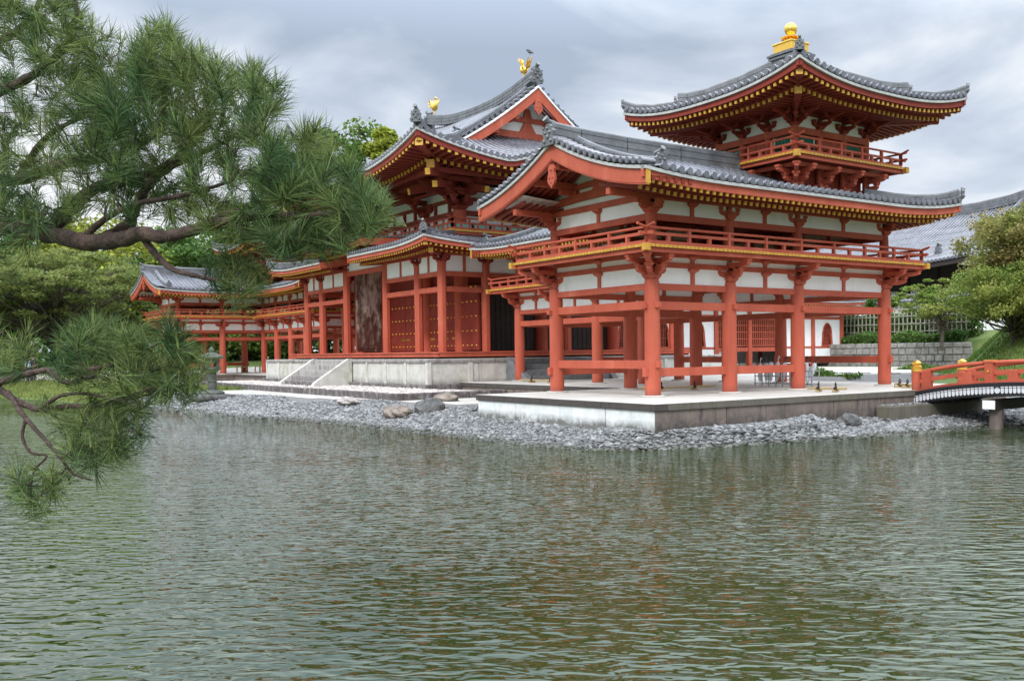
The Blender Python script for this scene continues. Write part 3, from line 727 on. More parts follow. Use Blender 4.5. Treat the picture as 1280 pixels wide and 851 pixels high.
    def tl(x,y):
        d1,d2=h-abs(x-tx),h-abs(y-ty); return .40*max(0,1-d1/3.5)**2.6*max(0,1-d2/3.5)**2.6
    zt=lambda x,y,d: 7.76+1.62*gfun(max(0,d)/3.5,.55)+tl(x,y)
    ztr=lambda x,y,d: 7.76+.10*max(0,d)+tl(x,y)
    rf=MB(); eb=MB(); rb=MB(); bd=MB()
    for O,sd,td,c in (((tx+h,ty),(0,1),(-1,0),0),((tx-h,ty),(0,1),(1,0),0),((tx,ty-h),(1,0),(0,1),0),((tx,ty+h),(1,0),(0,-1),0)):
        sector(rf,O,sd,td,-h,h,lambda s:(0,max(0,h-abs(s))),zt)
        edge_strip(eb,O,sd,td,-h,h,zt,-.15,-.002,.03,.12,0,32); edge_strip(eb,O,sd,td,-h-.02,h+.02,zt,.0,.065,-.03,.12,1,32)
        rafters(rb,bd,O,sd,td,-h+.02,h-.02,ztr,2.0,.2,(True,True),inner=.1)
    tr=rf.build('turret_roof',TILE,T,True,sm_ang=35); eb.build('eave_board',[REDD,AGED],tr); pieces(rb,'turret_rafter',[REDD,GOLD],T,limit=100); bd.build('soffit',[REDD,REDD],tr)
    rd=MB(); on=MB()
    for i,j in ((1,1),(1,-1),(-1,1),(-1,-1)):
        hp=lambda d:np.array((tx+i*(h-d),ty+j*(h-d),zt(tx+i*(h-d),ty+j*(h-d),d)+.13))
        rd.cut(); ridge_beam(rd,[hp(d)+(0,0,u) for d,u in ((.0,.10),(.25,.05),(.6,.02),(1.1,0),(1.5,0))],.2,.14,3,.05)
        ridge_beam(rd,[hp(d)+(0,0,u) for d,u in ((1.15,.14),(1.35,.07),(1.7,.02),(2.4,0),(3.1,0))],.22,.24,4,.055)
        p=hp(-.02); on.cut(); oni(on,p+(0,0,.06),(i,j),.52,i*j<0 and i>0)
        p=hp(1.1); on.cut(); oni(on,p+(0,0,.1),(i,j),.5,False)
    pieces(rd,'hip_ridge',TILED,tr); pieces(on,'ridge_end_tile',TILED,tr)
    hr=MB()
    for i,j in ((1,1),(1,-1),(-1,1),(-1,-1)):
        for a,b,z0,s in ((.12,2.2,-.20,.17),(.55,2.4,-.38,.19)):
            p0=(tx+i*(h-a),ty+j*(h-a),ztr(tx+i*(h-a),ty+j*(h-a),a)+z0); p1=(tx+i*(h-b),ty+j*(h-b),ztr(tx+i*(h-b),ty+j*(h-b),b)+z0)
            hr.cut(); hr.beam(p0,p1,s,s,0,1,caps=(0,))
    pieces(hr,'hip_rafter',[REDD,GOLD],tr)
    fb=MB(); fb.box(tx-.42,tx+.42,ty-.42,ty+.42,9.35,9.72)
    for q in (.47,.50): fb.box(tx-q,tx+q,ty-q,ty+q,9.52+(q-.47)*3,9.58+(q-.47)*3)
    fb.build('finial_plinth',TILED,tr)
    fn=thing('finial','','',(tx,ty,9.72)); fn.parent=T
    g=MB(); g.box(tx-.36,tx+.36,ty-.36,ty+.36,9.72,9.99); g.box(tx-.39,tx+.39,ty-.39,ty+.39,9.955,10.0); g.build('gilt_box',GILT,fn,bevel=.01)
    g=MB()
    g.lathe((tx,ty,10.0),[(.10,0),(.20,.05),(.21,.10),(.15,.14)],20)
    for k in range(8):
        t=2*PI*k/8+.2; c,s_=math.cos(t),math.sin(t); n_=(-s_,c)
        v=[(tx+c*.12+n_[0]*a,ty+s_*.12+n_[1]*a,10.12) for a in (-.08,.08)]+[(tx+c*.24+n_[0]*a,ty+s_*.24+n_[1]*a,10.17) for a in (.09,-.09)]+[(tx+c*.33,ty+s_*.33,10.15)]
        v+=[(x,y,z+.02) for x,y,z in v]; g.add(v,[(0,1,2,4,3),(5,8,9,7,6),(0,5,6,1),(1,6,7,2),(2,7,9,4),(4,9,8,3),(3,8,5,0)])
    g.lathe((tx,ty,10.13),[(.2,0),(.17,.05),(.07,.1),(.06,.13)],20); g.build('gilt_petals',GILT,fn,True,sm_ang=40)
    g=MB(); g.lathe((tx,ty,10.43),[(.05,-.2),(.1,-.17)]+[(.19*math.cos(a),.19*math.sin(a)) for a in np.linspace(-1.0,1.5,12)],28); g.build('gilt_jewel',GILT,fn,True)
    return T
wing=build_wing()
tag(wing,'near vermilion wing on the right with open columns, long tiled roof and gold-tipped corner turret','temple wing')
wing2=copy_tree(wing); XH=-24.18
wing2.location=(2*XH,0,0); wing2.scale=(-1,1,1)
tag(wing2,'far vermilion wing at the left, seen small across the beach behind the pine boughs','temple wing')
for o in (wing,wing2): o['group']='matching wings of the hall'
def platform(name,label,x0,x1,y0,y1,zb,parts,facemats,capm,cap=.15,over=.05,step=1.9,parent=None,floorm=ST_FLOOR):
    T=thing(name,label,'stone platform',((x0+x1)/2,(y0+y1)/2,0)) if parent is None else parent
    mb=MB(); mb.box(x0+over+.02,x1-over-.02,y0+over+.02,y1-over-.02,zb,-cap+.02)
    mats=[]; 
    mb.m=[0,0,0,1,0,0]
    mb.m=[0]*6; mb.build('facing',EARTH,T)
    j=MB()  # facing slabs with open joints
    def slabs(a,b,fx,axis,mi):
        n=max(1,round((b-a)/step)); cuts=[a]
        for i in range(1,n): cuts.append(a+(b-a)*i/n+rng.uniform(-.25,.25))
        cuts.append(b)
        for u0,u1 in zip(cuts[:-1],cuts[1:]):
            o=rng.uniform(0,.008)
            if axis=='y': j.box(u0+.011,u1-.011,fx-o-.004,fx+.05,zb,-cap,mi)
            else: j.box(fx-.05,fx+o+.004,u0+.011,u1-.011,zb,-cap,mi)
    slabs(x0+over,x1-over,y0+over,'y',0); slabs(y0+over,y1-over,x1-over,'x',1)
    j.build('facing_slab_row',facemats,T)
    c=MB(); n=max(2,round((x1-x0)/2)); cw=.36
    for i in range(n): c.box(x0+(x1-x0)*i/n+.004,x0+(x1-x0)*(i+1)/n-.004,y0,y0+cw,-cap,0-.0005*(i%3),0,1)
    m=max(2,round((y1-y0)/2))
    for i in range(m): c.box(x1-cw,x1,y0+cw+(y1-y0-cw)*i/m+.004,y0+cw+(y1-y0-cw)*(i+1)/m-.004,-cap,0-.0005*(i%3),2,1)
    c.box(x0,x0+cw,y0+cw,y1,-cap,0,0,1)
    c.build('coping',[capm[0],floorm,capm[1]],T,bevel=.012)
    f=MB(); f.box(x0+cw,x1-cw,y0+cw,y1,-.1,-.002); f.build('paving',floorm,T)
    return T
platform('wing_platform','low pale stone platform under the near wing, dark coping and stained right side',-4.75,2.6,-2.1,10.8,-.95,None,[ST_WHITE,ST_STAIN],[ST_CAP,ST_CAPR])
platform('corridor_platform','low dark-edged stone platform under the corridor between near wing and central hall',-15.0,-4.76,2.9,10.8,-.7,None,[ST_STAIN,ST_STAIN],[ST_CAP,ST_CAPR],cap=.16)
platform('far_wing_platform','low stone platform under the far left wing',2*XH-2.6,2*XH+4.75,-2.1,10.8,-.95,None,[ST_STAIN,ST_STAIN],[ST_CAP,ST_CAPR])
platform('far_corridor_platform','dark low stone platform of the far corridor behind the front steps',2*XH+4.76,2*XH+15.0,2.9,10.8,-.7,None,[ST_STAIN,ST_STAIN],[ST_CAP,ST_CAPR],cap=.16)

# ================================================================== the central hall
def build_hall():
    X0,Y0=XH,9.1
    T=thing('central_hall','tall central vermilion hall with double roof and golden birds behind the near wing','temple hall',(X0,Y0,0))
    X=lambda x:X0+x
    zt=1.15
    # veranda
    mb=MB(); mb.box(X(-8.1),X(8.1),2.5,15.9,1.10,1.155); v=mb.build('veranda',RED,T)
    mb=MB()
    for q in ((X(-8.05),X(8.05),2.56,2.68),(X(7.95),X(8.07),2.70,15.8),(X(-8.07),X(-7.95),2.70,15.8)): mb.cut(); mb.box(*q,.95,1.098)
    pieces(mb,'edge_beam',RED,v)
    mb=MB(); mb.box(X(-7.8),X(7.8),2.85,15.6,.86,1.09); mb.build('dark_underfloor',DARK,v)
    # pent-roof storey columns
    mx=[-7.35,-5.3,-2.2,2.2,5.3,7.35]; my=[3.2,5.15,9.1,13.05,15.0]
    pc=[(x,y) for x in mx for y in my if abs(x)==7.35 or y in (3.2,15.0)]
    for x,y in pc:
        top=4.70
        if y==3.2 and abs(x)==2.2: top=5.1
        mb=MB(); r=.165; oc=[(r*math.cos(PI/8+k*PI/4)*1.05,r*math.sin(PI/8+k*PI/4)*1.05) for k in range(8)]
        mb.prism([(X(x)+a,y+b) for a,b in oc],'z',zt,top); mb.build('column',RED,T)
        if top<5:
            outs=[]
            if y==3.2: outs.append((0,-1))
            if abs(x)==7.35: outs.append((math.copysign(1,x),0))
            mb=MB(); bracket(mb,X(x),y,4.60,outs,.85,'x' if y in (3.2,15.) and abs(x)<7 else ('y' if abs(x)>7 and y not in (3.2,15.) else 'xy'),.5); mb.build('bracket',REDD,T)
    def hb(n,p0,p1,z0,z1,w): return hbeam(n,(X(p0[0]),p0[1]),(X(p1[0]),p1[1]),z0,z1,w,T)
    for a,b in (((-7.35,3.2),(-2.2,3.2)),((2.2,3.2),(7.35,3.2))):
        hb('tie_beam',a,b,3.50,3.70,.15); hb('tie_beam',a,b,4.12,4.30,.15); hb('wall_plate',a,b,4.93,5.06,.16)
    for s in (-1,1):
        hb('tie_beam',(s*7.35,3.2),(s*7.35,15),3.503,3.703,.15); hb('tie_beam',(s*7.35,3.2),(s*7.35,15),4.123,4.303,.15); hb('wall_plate',(s*7.35,3.2),(s*7.35,15),4.933,5.063,.16)
    hb('tie_beam',(-2.2,3.2),(2.2,3.2),4.72,4.92,.16); hb('tie_beam',(-2.2,3.2),(2.2,3.2),5.35,5.52,.16)
    mb=MB()
    for a,b in ((-7.35,-5.3),(-5.3,-2.2),(2.2,5.3),(5.3,7.35)):
        c=(a+b)/2
        for p,q in ((a+.1,c-.05),(c+.05,b-.1)): mb.cut(); mb.box(X(p),X(q),3.17,3.23,4.29,4.94)
    mb.cut(); mb.box(X(-2.1),X(2.1),3.17,3.23,4.9,5.36)
    for s in (-1,1):
        for a,b in zip(my[:-1],my[1:]):
            c=(a+b)/2
            for p,q in ((a+.1,c-.05),(c+.05,b-.1)): mb.cut(); mb.box(X(s*7.35)-.03,X(s*7.35)+.03,p,q,4.29,4.94)
    pieces(mb,'plaster_panel',WHITE,T)
    mb=MB()
    for a,b in ((-7.35,-5.3),(-5.3,-2.2),(2.2,5.3),(5.3,7.35)): mb.cut(); mb.box(X((a+b)/2)-.06,X((a+b)/2)+.06,3.13,3.27,4.29,4.93)
    for s in (-1,1):
        for a,b in zip(my[:-1],my[1:]): mb.cut(); mb.box(X(s*7.35)-.07,X(s*7.35)+.07,(a+b)/2-.06,(a+b)/2+.06,4.29,4.93)
    pieces(mb,'strut',RED,T)
    for s in (-2.2,2.2):  # extended posts of the raised middle bay
        mb=MB(); mb.box(X(s)-.15,X(s)+.15,3.05,3.35,5.1,5.62); mb.build('post',RED,T)
    # core walls
    xs=[-5.3,-2.2,2.2,5.3]; ys=[5.15,9.1,13.05]
    for x in xs:
        for y in ys:
            if abs(x)<5 and y==9.1: continue
            column('core_column',X(x),y,zt,7.05,.29,T)
    mb=MB(); mb.box(X(-5.2),X(5.2),5.25,12.95,zt,8.2)
    # flat dark sheet on the side wall stands for the shade inside the doorway
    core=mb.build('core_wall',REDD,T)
    dk=MB(); dk.box(X(5.2),X(5.235),6.6,12.9,zt+.05,3.6); dk.build('doorway_shade_sheet',DARK,T)
    lt=MB()
    for i in range(26): y=6.6+6.3*i/25; lt.box(X(5.24),X(5.262),y-.012,y+.012,zt+.05,3.6)
    for i in range(11): z=zt+.1+2.4*i/10; lt.box(X(5.263),X(5.28),6.6,12.9,z-.012,z+.012)
    lt.build('black_lattice',BLACK,T)
    hb('tie_beam',(-5.6,5.15),(5.6,5.15),3.7,3.95,.2); hb('tie_beam',(5.3,5.15),(5.3,13.05),3.703,3.953,.2); hb('tie_beam',(-5.3,5.15),(-5.3,13.05),3.703,3.953,.2)
    # panelled doors with rows of gilt studs
    for x0,x1 in ((-5.0,-3.75),(-3.72,-2.5),(-1.9,-.02),(.02,1.9),(2.5,3.72),(3.75,5.0)):
        mb=MB(); mb.box(X(x0),X(x1),5.10,5.18,zt+.06,3.68); d=mb.build('panel_door',REDD,T,bevel=.01)
        st=MB()
        for k in range(5):
            z=zt+.25+.60*k; n=5 if x1-x0>1.5 else 4
            for i in range(n):
                u=X(x0+(x1-x0)*(i+.5)/n); st.tube([(u,5.10,z),(u,5.06,z),(u,5.04,z)],[.045,.04,.015],8)
        for u in (x0+.05,): st.box(X(u),X(u)+.38,5.085,5.1,zt+.52,zt+.62); st.box(X(x1-.43),X(x1-.05),5.085,5.1,zt+.52,zt+.62)
        st.build('gilt_studs',GILT,d)
    for y0,y1 in ((5.42,6.5),):
        mb=MB(); mb.box(X(5.24),X(5.33),y0,y1,zt+.06,3.68); d=mb.build('panel_door',REDD,T,bevel=.01); st=MB()
        for k in range(5):
            for i in range(4):
                y=y0+(y1-y0)*(i+.5)/4; z=zt+.25+.60*k; st.tube([(X(5.33),y,z),(X(5.37),y,z)],[.045,.02],8)
        st.build('gilt_studs',GILT,d)
    # open leaves, one old and weathered, one red
    mb=MB(); mb.box(X(-2.19),X(-2.09),3.62,4.86,zt+.06,5.75)
    for z in (1.35,3.4,5.5): mb.box(X(-2.085),X(-2.07),3.66,4.82,z,z+.10)
    d=mb.build('weathered_door',OLDWOOD,T,bevel=.01); tag(d,'tall unpainted weathered door leaf, pale and flaking above, brown below')
    mb=MB(); mb.box(X(-2.06),X(-2.04),4.30,4.62,5.05,5.4); mb.build('iron_plate',DARK,d)
    mb=MB(); mb.box(X(5.5),X(7.0),5.0,5.09,zt+.06,3.68); d=mb.build('panel_door',REDD,T); st=MB()
    for k in range(5):
        for i in range(4):
            u=X(5.5+1.5*(i+.5)/4); z=zt+.25+.60*k; st.cut(); st.tube([(u,5.0,z),(u,4.95,z)],[.045,.02],8)
    pieces(st,'gilt_stud',GILT,d)
    # upper body
    def ring(name,hx,hy,z0,z1,w,m_=RED,par=T):
        mb=MB()
        mb.box(X(-hx)-w/2,X(hx)+w/2,Y0-hy-w/2,Y0-hy+w/2,z0,z1); mb.box(X(-hx)-w/2,X(hx)+w/2,Y0+hy-w/2,Y0+hy+w/2,z0,z1)
        mb.box(X(-hx)-w/2+.001,X(-hx)+w/2,Y0-hy+w/2,Y0+hy-w/2,z0+.002,z1-.002); mb.box(X(hx)-w/2,X(hx)+w/2-.001,Y0-hy+w/2,Y0+hy-w/2,z0+.002,z1-.002)
        return mb.build(name,m_,par,bevel=.006)
    ring('upper_tie_beam',5.3,3.95,6.86,7.06,.22,REDD); ring('upper_tie_beam',5.3,3.95,7.48,7.62,.18,REDD); ring('upper_tie_beam',5.3,3.95,6.40,6.52,.18,REDD)
    mb=MB()
    mb.box(X(-5.24),X(5.24),Y0-3.9,Y0+3.9,6.5,8.15); mb.build('upper_plaster',WHITE,T)
    mb=MB()
    for x in (-4.4,-3.1,-1.1,0,1.1,3.1,4.4): mb.cut(); mb.box(X(x)-.08,X(x)+.08,Y0-4.0,Y0-3.88,6.5,7.5)
    for y in (-2.9,-1.3,1.3,2.9): mb.cut(); mb.box(X(5.2),X(5.34),Y0+y-.08,Y0+y+.08,6.5,7.5)
    pieces(mb,'strut',REDD,T)
    ring('inner_purlin',6.6,5.25,8.02,8.20,.2,REDD); ring('outer_purlin',7.5,6.15,8.10,8.30,.2,REDD); ring('bracket_beam',6.0,4.65,7.75,7.87,.14,REDD)
    for x in xs:
        for y in ys:
            if abs(x)<5 and y==9.1: continue
            outs=[]
            if x==5.3: outs.append((1,0))
            if x==-5.3: outs.append((-1,0))
            if y==5.15: outs.append((0,-1))
            if y==13.05: outs.append((0,1))
            if len(outs)==2: outs.append((outs[0][0],outs[1][1]))
            mb=MB(); bracket(mb,X(x),y,7.05,outs,1.45,'x' if abs(x)<5 else ('y' if y==9.1 else 'xy'),1.9,3)
            for d in outs:   # tail rafter with gilt end
                l=np.hypot(*d); u=np.array(d)/l; a=(X(x),y,8.15); e=(X(x)+u[0]*2.3*l,y+u[1]*2.3*l,7.62)
                mb.beam(a,e,.2,.24,0,1,caps=(1,)); a=(X(x),y,8.45); e=(X(x)+u[0]*2.9*l,y+u[1]*2.9*l,7.95)
                if l>1.2: mb.beam(a,e,.2,.24,0,1,caps=(1,))
            mb.build('bracket',[REDD,GOLD],T)
    # upper balcony
    hx,hy=6.12,4.78; bp=[(X(-hx),Y0-hy),(X(hx),Y0-hy),(X(hx),Y0+hy),(X(-hx),Y0+hy)]
    balcony_floor(T,[(X(-hx),X(hx),Y0-hy,Y0+hy)],6.07,6.15,.8,bp,name='upper_balcony',closed=True)
    hx-=.1;hy-=.1
    railing(T,[(X(-hx),Y0-hy),(X(hx),Y0-hy),(X(hx),Y0+hy),(X(-hx),Y0+hy)],6.15,closed=True,sp=.8,name='upper_railing',hgt=(0,.1,.25,.32,.45,.52),w=.06)
    mb=MB()
    for k in range(15):
        x=-hx+.1+(2*hx-.2)*k/15; mb.cut(); mb.box(X(x)+.07,X(x)+(2*hx-.2)/15-.07,Y0-hy-.01,Y0-hy+.01,6.25,6.39)
    for k in range(11):
        y=Y0-hy+.1+(2*hy-.2)*k/11; mb.cut(); mb.box(X(hx)-.01,X(hx)+.01,y+.07,y+(2*hy-.2)/11-.07,6.25,6.39)
    pieces(mb,'green_railing_panel',TEAL,T)
    # ------------- main hip-and-gable roof
    HX,HY=9.0,7.65; 
    f=lambda d:.27*d+.0345*d*d
    def lf(x,y):
        d1,d2=HX-abs(x-X0),HY-abs(y-Y0); return .85*max(0,1-d1/6.5)**2.3*max(0,1-d2/6.5)**2.3+.22*max(0,(abs(x-X0)-2.5)/2.7)**2*max(0,min(1,(min(d2,7.65)-4)/3.6))
    zf=lambda x,y,d: 8.40+f(max(0,d))+lf(x,y)
    zr=lambda x,y,d: 8.40+.10*max(0,d)+.85*max(0,1-(HX-abs(x-X0))/6.5)**2.3*max(0,1-(HY-abs(y-Y0))/6.5)**2.3
    rf=MB(); GX=5.3
    for sy in (-1,1):
        def dl(s):
            if abs(s)<=GX: return (0,HY)
            return (0,max(0,HX-abs(s)))
        sector(rf,(X0,Y0+sy*HY),(1,0),(0,-sy),-HX,HX,dl,zf,sp=.27,seg=.5,tr=.08)
    for sx in (-1,1):
        sector(rf,(X0+sx*HX,Y0),(0,1),(-sx,0),-HY,HY,lambda s:(0,max(0,min(HX-4.5,HY-abs(s)))),zf,sp=.27,seg=.5,tr=.08)
        ysl=np.arange(-3.9,3.95,.26)
        verge(rf,X0+sx*(GX+.08),[Y0+q for q in ysl],lambda y:zf(X0+sx*GX,y,HY-abs(y-Y0))+.175,out=sx,axis='x')
    roof=rf.build('main_roof',TILE,T,True,sm_ang=35)
    rd=MB(); pts=[]
    for k in range(13):
        x=-5.2+10.4*k/12; pts.append((X(x),Y0,12.50+.60*(abs(x)/5.2)**2.2))
    ridge_beam(rd,pts,.34,.46,6,.08)
    on=MB()
    for sx in (-1,1):
        on.cut(); oni(on,(X(sx*5.25),Y0,12.95),(sx,0),1.3)
        for sy in (-1,1):
            rd.cut()  # descending ridges beside the gables
            pts=[]
            for k in range(10):
                d=HY-3.75+3.5*k/9; y=Y0+sy*(HY-d); x=X(sx*(GX-.55)); pts.append((x,y,zf(x,y,d)+.12))
            ridge_beam(rd,pts,.26,.26,3,.07); on.cut(); oni(on,(pts[0][0],pts[0][1]+sy*.05,pts[0][2]),(0,sy),.85)
            hp=lambda d:np.array((X(sx*(HX-d)),Y0+sy*(HY-d),zf(X(sx*(HX-d)),Y0+sy*(HY-d),d)+.15))
            rd.cut(); ridge_beam(rd,[hp(d)+(0,0,u) for d,u in ((0,.14),(.4,.06),(.9,0),(1.5,0),(2.2,0),(3,0),(3.7,0))],.28,.26,4,.07)
            p=hp(-.04); on.cut(); oni(on,p+(0,0,.1),(sx,sy),.9)
    pieces(rd,'ridge',TILED,roof); pieces(on,'ridge_end_tile',TILED,roof)
    eb=MB(); rb=MB(); bd=MB()
    for O,sd,td,h in (((X(HX),Y0),(0,1),(-1,0),HY),((X(-HX),Y0),(0,1),(1,0),HY),((X0,Y0-HY),(1,0),(0,1),HX),((X0,Y0+HY),(1,0),(0,-1),HX)):
        eb.cut(); edge_strip(eb,O,sd,td,-h,h,zf,-.20,-.002,.03,.14,0,40); edge_strip(eb,O,sd,td,-h-.02,h+.02,zf,.0,.09,-.04,.14,1,40)
        rafters(rb,bd,O,sd,td,-h+.02,h-.02,zr,2.9,.30,(True,True),w=.11,h=.12,step=1.0,inner=.6)
    pieces(eb,'eave_board',[REDD,AGED],roof); pieces(rb,'eave_rafter',[REDD,GOLD],T,limit=100); bd.build('soffit',[REDD,REDD],roof)
    hr=MB()
    for i in (-1,1):
        for j in (-1,1):
            for a,b,z0,s in ((.15,3.4,-.30,.30),(1.05,3.6,-.58,.32)):
                x0,y0,x1,y1=X(i*(HX-a)),Y0+j*(HY-a),X(i*(HX-b)),Y0+j*(HY-b)
                hr.cut(); hr.beam((x0,y0,zr(x0,y0,a)+z0),(x1,y1,zr(x1,y1,b)+z0),s,s,0,1,caps=(0,))
    pieces(hr,'hip_rafter',[REDD,GOLD],roof)
    # gables
    for sx in (-1,1):
        bb=MB(); gx=X(sx*(GX-.02)); fy=lambda y: zf(gx,y,HY-abs(y-Y0))
        for sy in (-1,1):
            ra=[];rw=[]
            for i in range(17):
                y=Y0+sy*3.85*(1-i/16); z=fy(y); P=lambda o,zz:(gx+sx*o,y,zz); hh=.42+.06*i/16
                ra.append([P(.05,z),P(.05,z-hh),P(-.05,z-hh),P(-.05,z),P(.05,z)]); rw.append([P(.10,z+.10),P(.10,z+.003),P(-.1,z+.003),P(-.1,z+.10),P(.10,z+.10)])
            bb.cut(); bb.grid(ra,0); bb.grid(rw,1)
        pieces(bb,'bargeboard',[RED,WHITE],T)
        wl=X(sx*4.35); mb=MB(); ys=[Y0+3.3*(-1+i/8) for i in range(17)]
        mb.grid([[(wl,y,9.9),(wl,y,max(9.91,zf(wl,y,HY-abs(y-Y0))-.1))] for y in ys]); mb.build('gable_plaster',WHITE,T)
        mb=MB()
        for y in ys[1:-1:1]: pass
        n=18; rows=[]
        for sy in (-1,1):
            rows=[]
            for i in range(n+1):
                y=Y0+sy*3.8*(1-i/n); z=zf(wl,y,HY-abs(y-Y0))-.14; rows.append([(wl,y,z),(gx,y,z)])
            mb.cut(); mb.grid(rows,1)
            for k in range(3):
                x=wl+(gx-wl)*(.25+.25*k)
                for i in range(8):
                    ya,yb=Y0+sy*3.7*(1-i/8),Y0+sy*3.7*(1-(i+1)/8); mb.beam((x,ya,fy(ya)-.2),(x,yb,fy(yb)-.2),.11,.12,0)
        pieces(mb,'gable_soffit',[REDD,WHITE],roof)
        mb=MB(); w2=wl+sx*.06
        mb.beam((w2,Y0-2.4,10.75),(w2,Y0+2.4,10.75),.16,.3); mb.beam((w2,Y0-1.0,11.45),(w2,Y0+1.0,11.45),.16,.2)
        mb.prism([(Y0-.42,10.9),(Y0-.14,11.35),(Y0+.14,11.35),(Y0+.42,10.9)],'x',w2-.07,w2+.07)
        mb.prism([(Y0-.22,11.55),(Y0-.1,11.95),(Y0+.1,11.95),(Y0+.22,11.55)],'x',w2-.07,w2+.07)
        for yy in (-2.0,2.0,-1.0,1.0): mb.beam((wl,Y0+yy,zf(wl,Y0+yy,HY-abs(yy))-.42),(gx-sx*.1,Y0+yy,zf(wl,Y0+yy,HY-abs(yy))-.42),.22,.24)
        mb.build('gable_frame',RED,T,bevel=.01)
        mb=MB(); pendant(mb,(gx+sx*.06,Y0,fy(Y0)-.42),'x',1.25); mb.build('gable_pendant',RED,T)
    # ------------- lower pent roof
    PX,PY=8.8,7.35; DW=3.5
    lp=lambda x,y: .22*max(0,1-(PX-abs(x-X0))/3.5)**2.3*max(0,1-(PY-abs(y-Y0))/3.5)**2.3
    zf2=lambda x,y,d: 5.22+.165*max(0,d)+.008*max(0,d)**2+lp(x,y)
    zr2=lambda x,y,d: 5.22+.10*max(0,d)+lp(x,y)
    rf=MB(); eb=MB(); rb=MB(); bd=MB()
    for s0,s1,fr in ((-PX,-1.75,(True,False)),(1.55,PX,(False,True))):
        sector(rf,(X0,Y0-PY),(1,0),(0,1),s0,s1,lambda s:(0,max(0,min(DW-.55,PX-abs(s)))),zf2,sp=.25,tr=.07)
        eb.cut(); edge_strip(eb,(X0,Y0-PY),(1,0),(0,1),s0,s1,zf2,-.16,-.002,.03,.12,0); edge_strip(eb,(X0,Y0-PY),(1,0),(0,1),s0,s1,zf2,0,.075,-.03,.12,1)
        rafters(rb,bd,(X0,Y0-PY),(1,0),(0,1),s0+.05,s1-.05,zr2,1.45,.22,fr)
    sector(rf,(X0,Y0+PY),(1,0),(0,-1),-PX,PX,lambda s:(0,max(0,min(DW,PX-abs(s)))),zf2,sp=.25,tr=.07)
    for sx in (-1,1):
        sector(rf,(X0+sx*PX,Y0),(0,1),(-sx,0),-PY,PY,lambda s:(0,max(0,min(DW-.6,PY-abs(s)))),zf2,sp=.25,tr=.07)
        eb.cut(); edge_strip(eb,(X0+sx*PX,Y0),(0,1),(-sx,0),-PY,PY,zf2,-.16,-.002,.03,.12,0); edge_strip(eb,(X0+sx*PX,Y0),(0,1),(-sx,0),-PY,PY,zf2,0,.075,-.03,.12,1)
        rafters(rb,bd,(X0+sx*PX,Y0),(0,1),(-sx,0),-PY+.05,PY-.05,zr2,1.45,.22,(True,True))
    # plain end boards where the pent roof stops beside the middle bay
    for xe in (1.55,-1.75):
        o=(Y0-PY); rows=[]
        for i in range(9):
            d=DW*i/8*.95; z=zf2(X(xe),o+d,d); rows.append([(X(xe)-.04,o+d,z+.07),(X(xe)-.04,o+d,z-.22),(X(xe)+.04,o+d,z-.22),(X(xe)+.04,o+d,z+.07),(X(xe)-.04,o+d,z+.07)])
        eb.cut(); eb.grid(rows,0); eb.add(rows[0][:4],[(0,1,2,3)],0)
    # raised middle piece
    RX=3.15; RY0=1.55; zf3=lambda x,y,d: 5.78+.055*max(0,d)+.10*max(0,(abs(x-X0)-1.5)/1.6)**2
    sector(rf,(X0,RY0),(1,0),(0,1),-RX,RX,lambda s:(0,2.65),zf3,sp=.25,tr=.065,base=.06)
    eb.cut(); edge_strip(eb,(X0,RY0),(1,0),(0,1),-RX,RX,zf3,-.14,-.002,.03,.1,0); edge_strip(eb,(X0,RY0),(1,0),(0,1),-RX,RX,zf3,0,.06,-.03,.12,1)
    rafters(rb,bd,(X0,RY0),(1,0),(0,1),-RX+.1,RX-.1,zf3,1.45,.22,(False,False))
    for sx in (-1,1):
        rows=[]
        for i in range(9):
            y=RY0+2.7*i/8; z=zf3(X(sx*RX),y,y-RY0); x=X(sx*(RX+.0)); rows.append([(x-.04,y,z+.02),(x-.04,y,z-.27),(x+.04,y,z-.27),(x+.04,y,z+.02),(x-.04,y,z+.02)])
        eb.cut(); eb.grid(rows,0); eb.add(rows[0][:4],[(0,1,2,3)],0)
    pr=rf.build('pent_roof',TILE,T,True,sm_ang=35); pieces(eb,'eave_board',[RED,AGED],pr); pieces(rb,'pent_rafter',[REDD,GOLD],T,limit=100); bd.build('soffit',[REDD,REDD],pr)
    rd=MB(); on=MB(); hr=MB()
    for sx in (-1,1):
        for sy in (-1,1):
            hp=lambda d:np.array((X(sx*(PX-d)),Y0+sy*(PY-d),zf2(X(sx*(PX-d)),Y0+sy*(PY-d),d)+.13))
            rd.cut(); ridge_beam(rd,[hp(d)+(0,0,u) for d,u in ((0,.08),(.4,.02),(1,0),(1.8,0),(2.6,0))],.2,.2,4,.055); p=hp(-.03); on.cut(); oni(on,p+(0,0,.06),(sx,sy),.62)
            for a,b,z0,s in ((.12,1.8,-.2,.17),(.55,2.,-.38,.2)):
                x0,y0,x1,y1=X(sx*(PX-a)),Y0+sy*(PY-a),X(sx*(PX-b)),Y0+sy*(PY-b)
                hr.cut(); hr.beam((x0,y0,zr2(x0,y0,a)+z0),(x1,y1,zr2(x1,y1,b)+z0),s,s,0,1,caps=(0,))
    for xe in (1.75,-1.95):
        rd.cut(); ridge_beam(rd,[(X(xe),Y0-PY+d,zf2(X(xe),Y0-PY+d,d)+.13) for d in (.15,.9,1.8,2.6)],.18,.16,3,.05)
        on.cut(); oni(on,(X(xe),Y0-PY+.12,zf2(X(xe),Y0-PY,.1)+.14),(0,-1),.5)
    pieces(rd,'pent_ridge',TILED,pr); pieces(on,'ridge_end_tile',TILED,pr); pieces(hr,'hip_rafter',[REDD,GOLD],pr)
    return T
hall=build_hall()

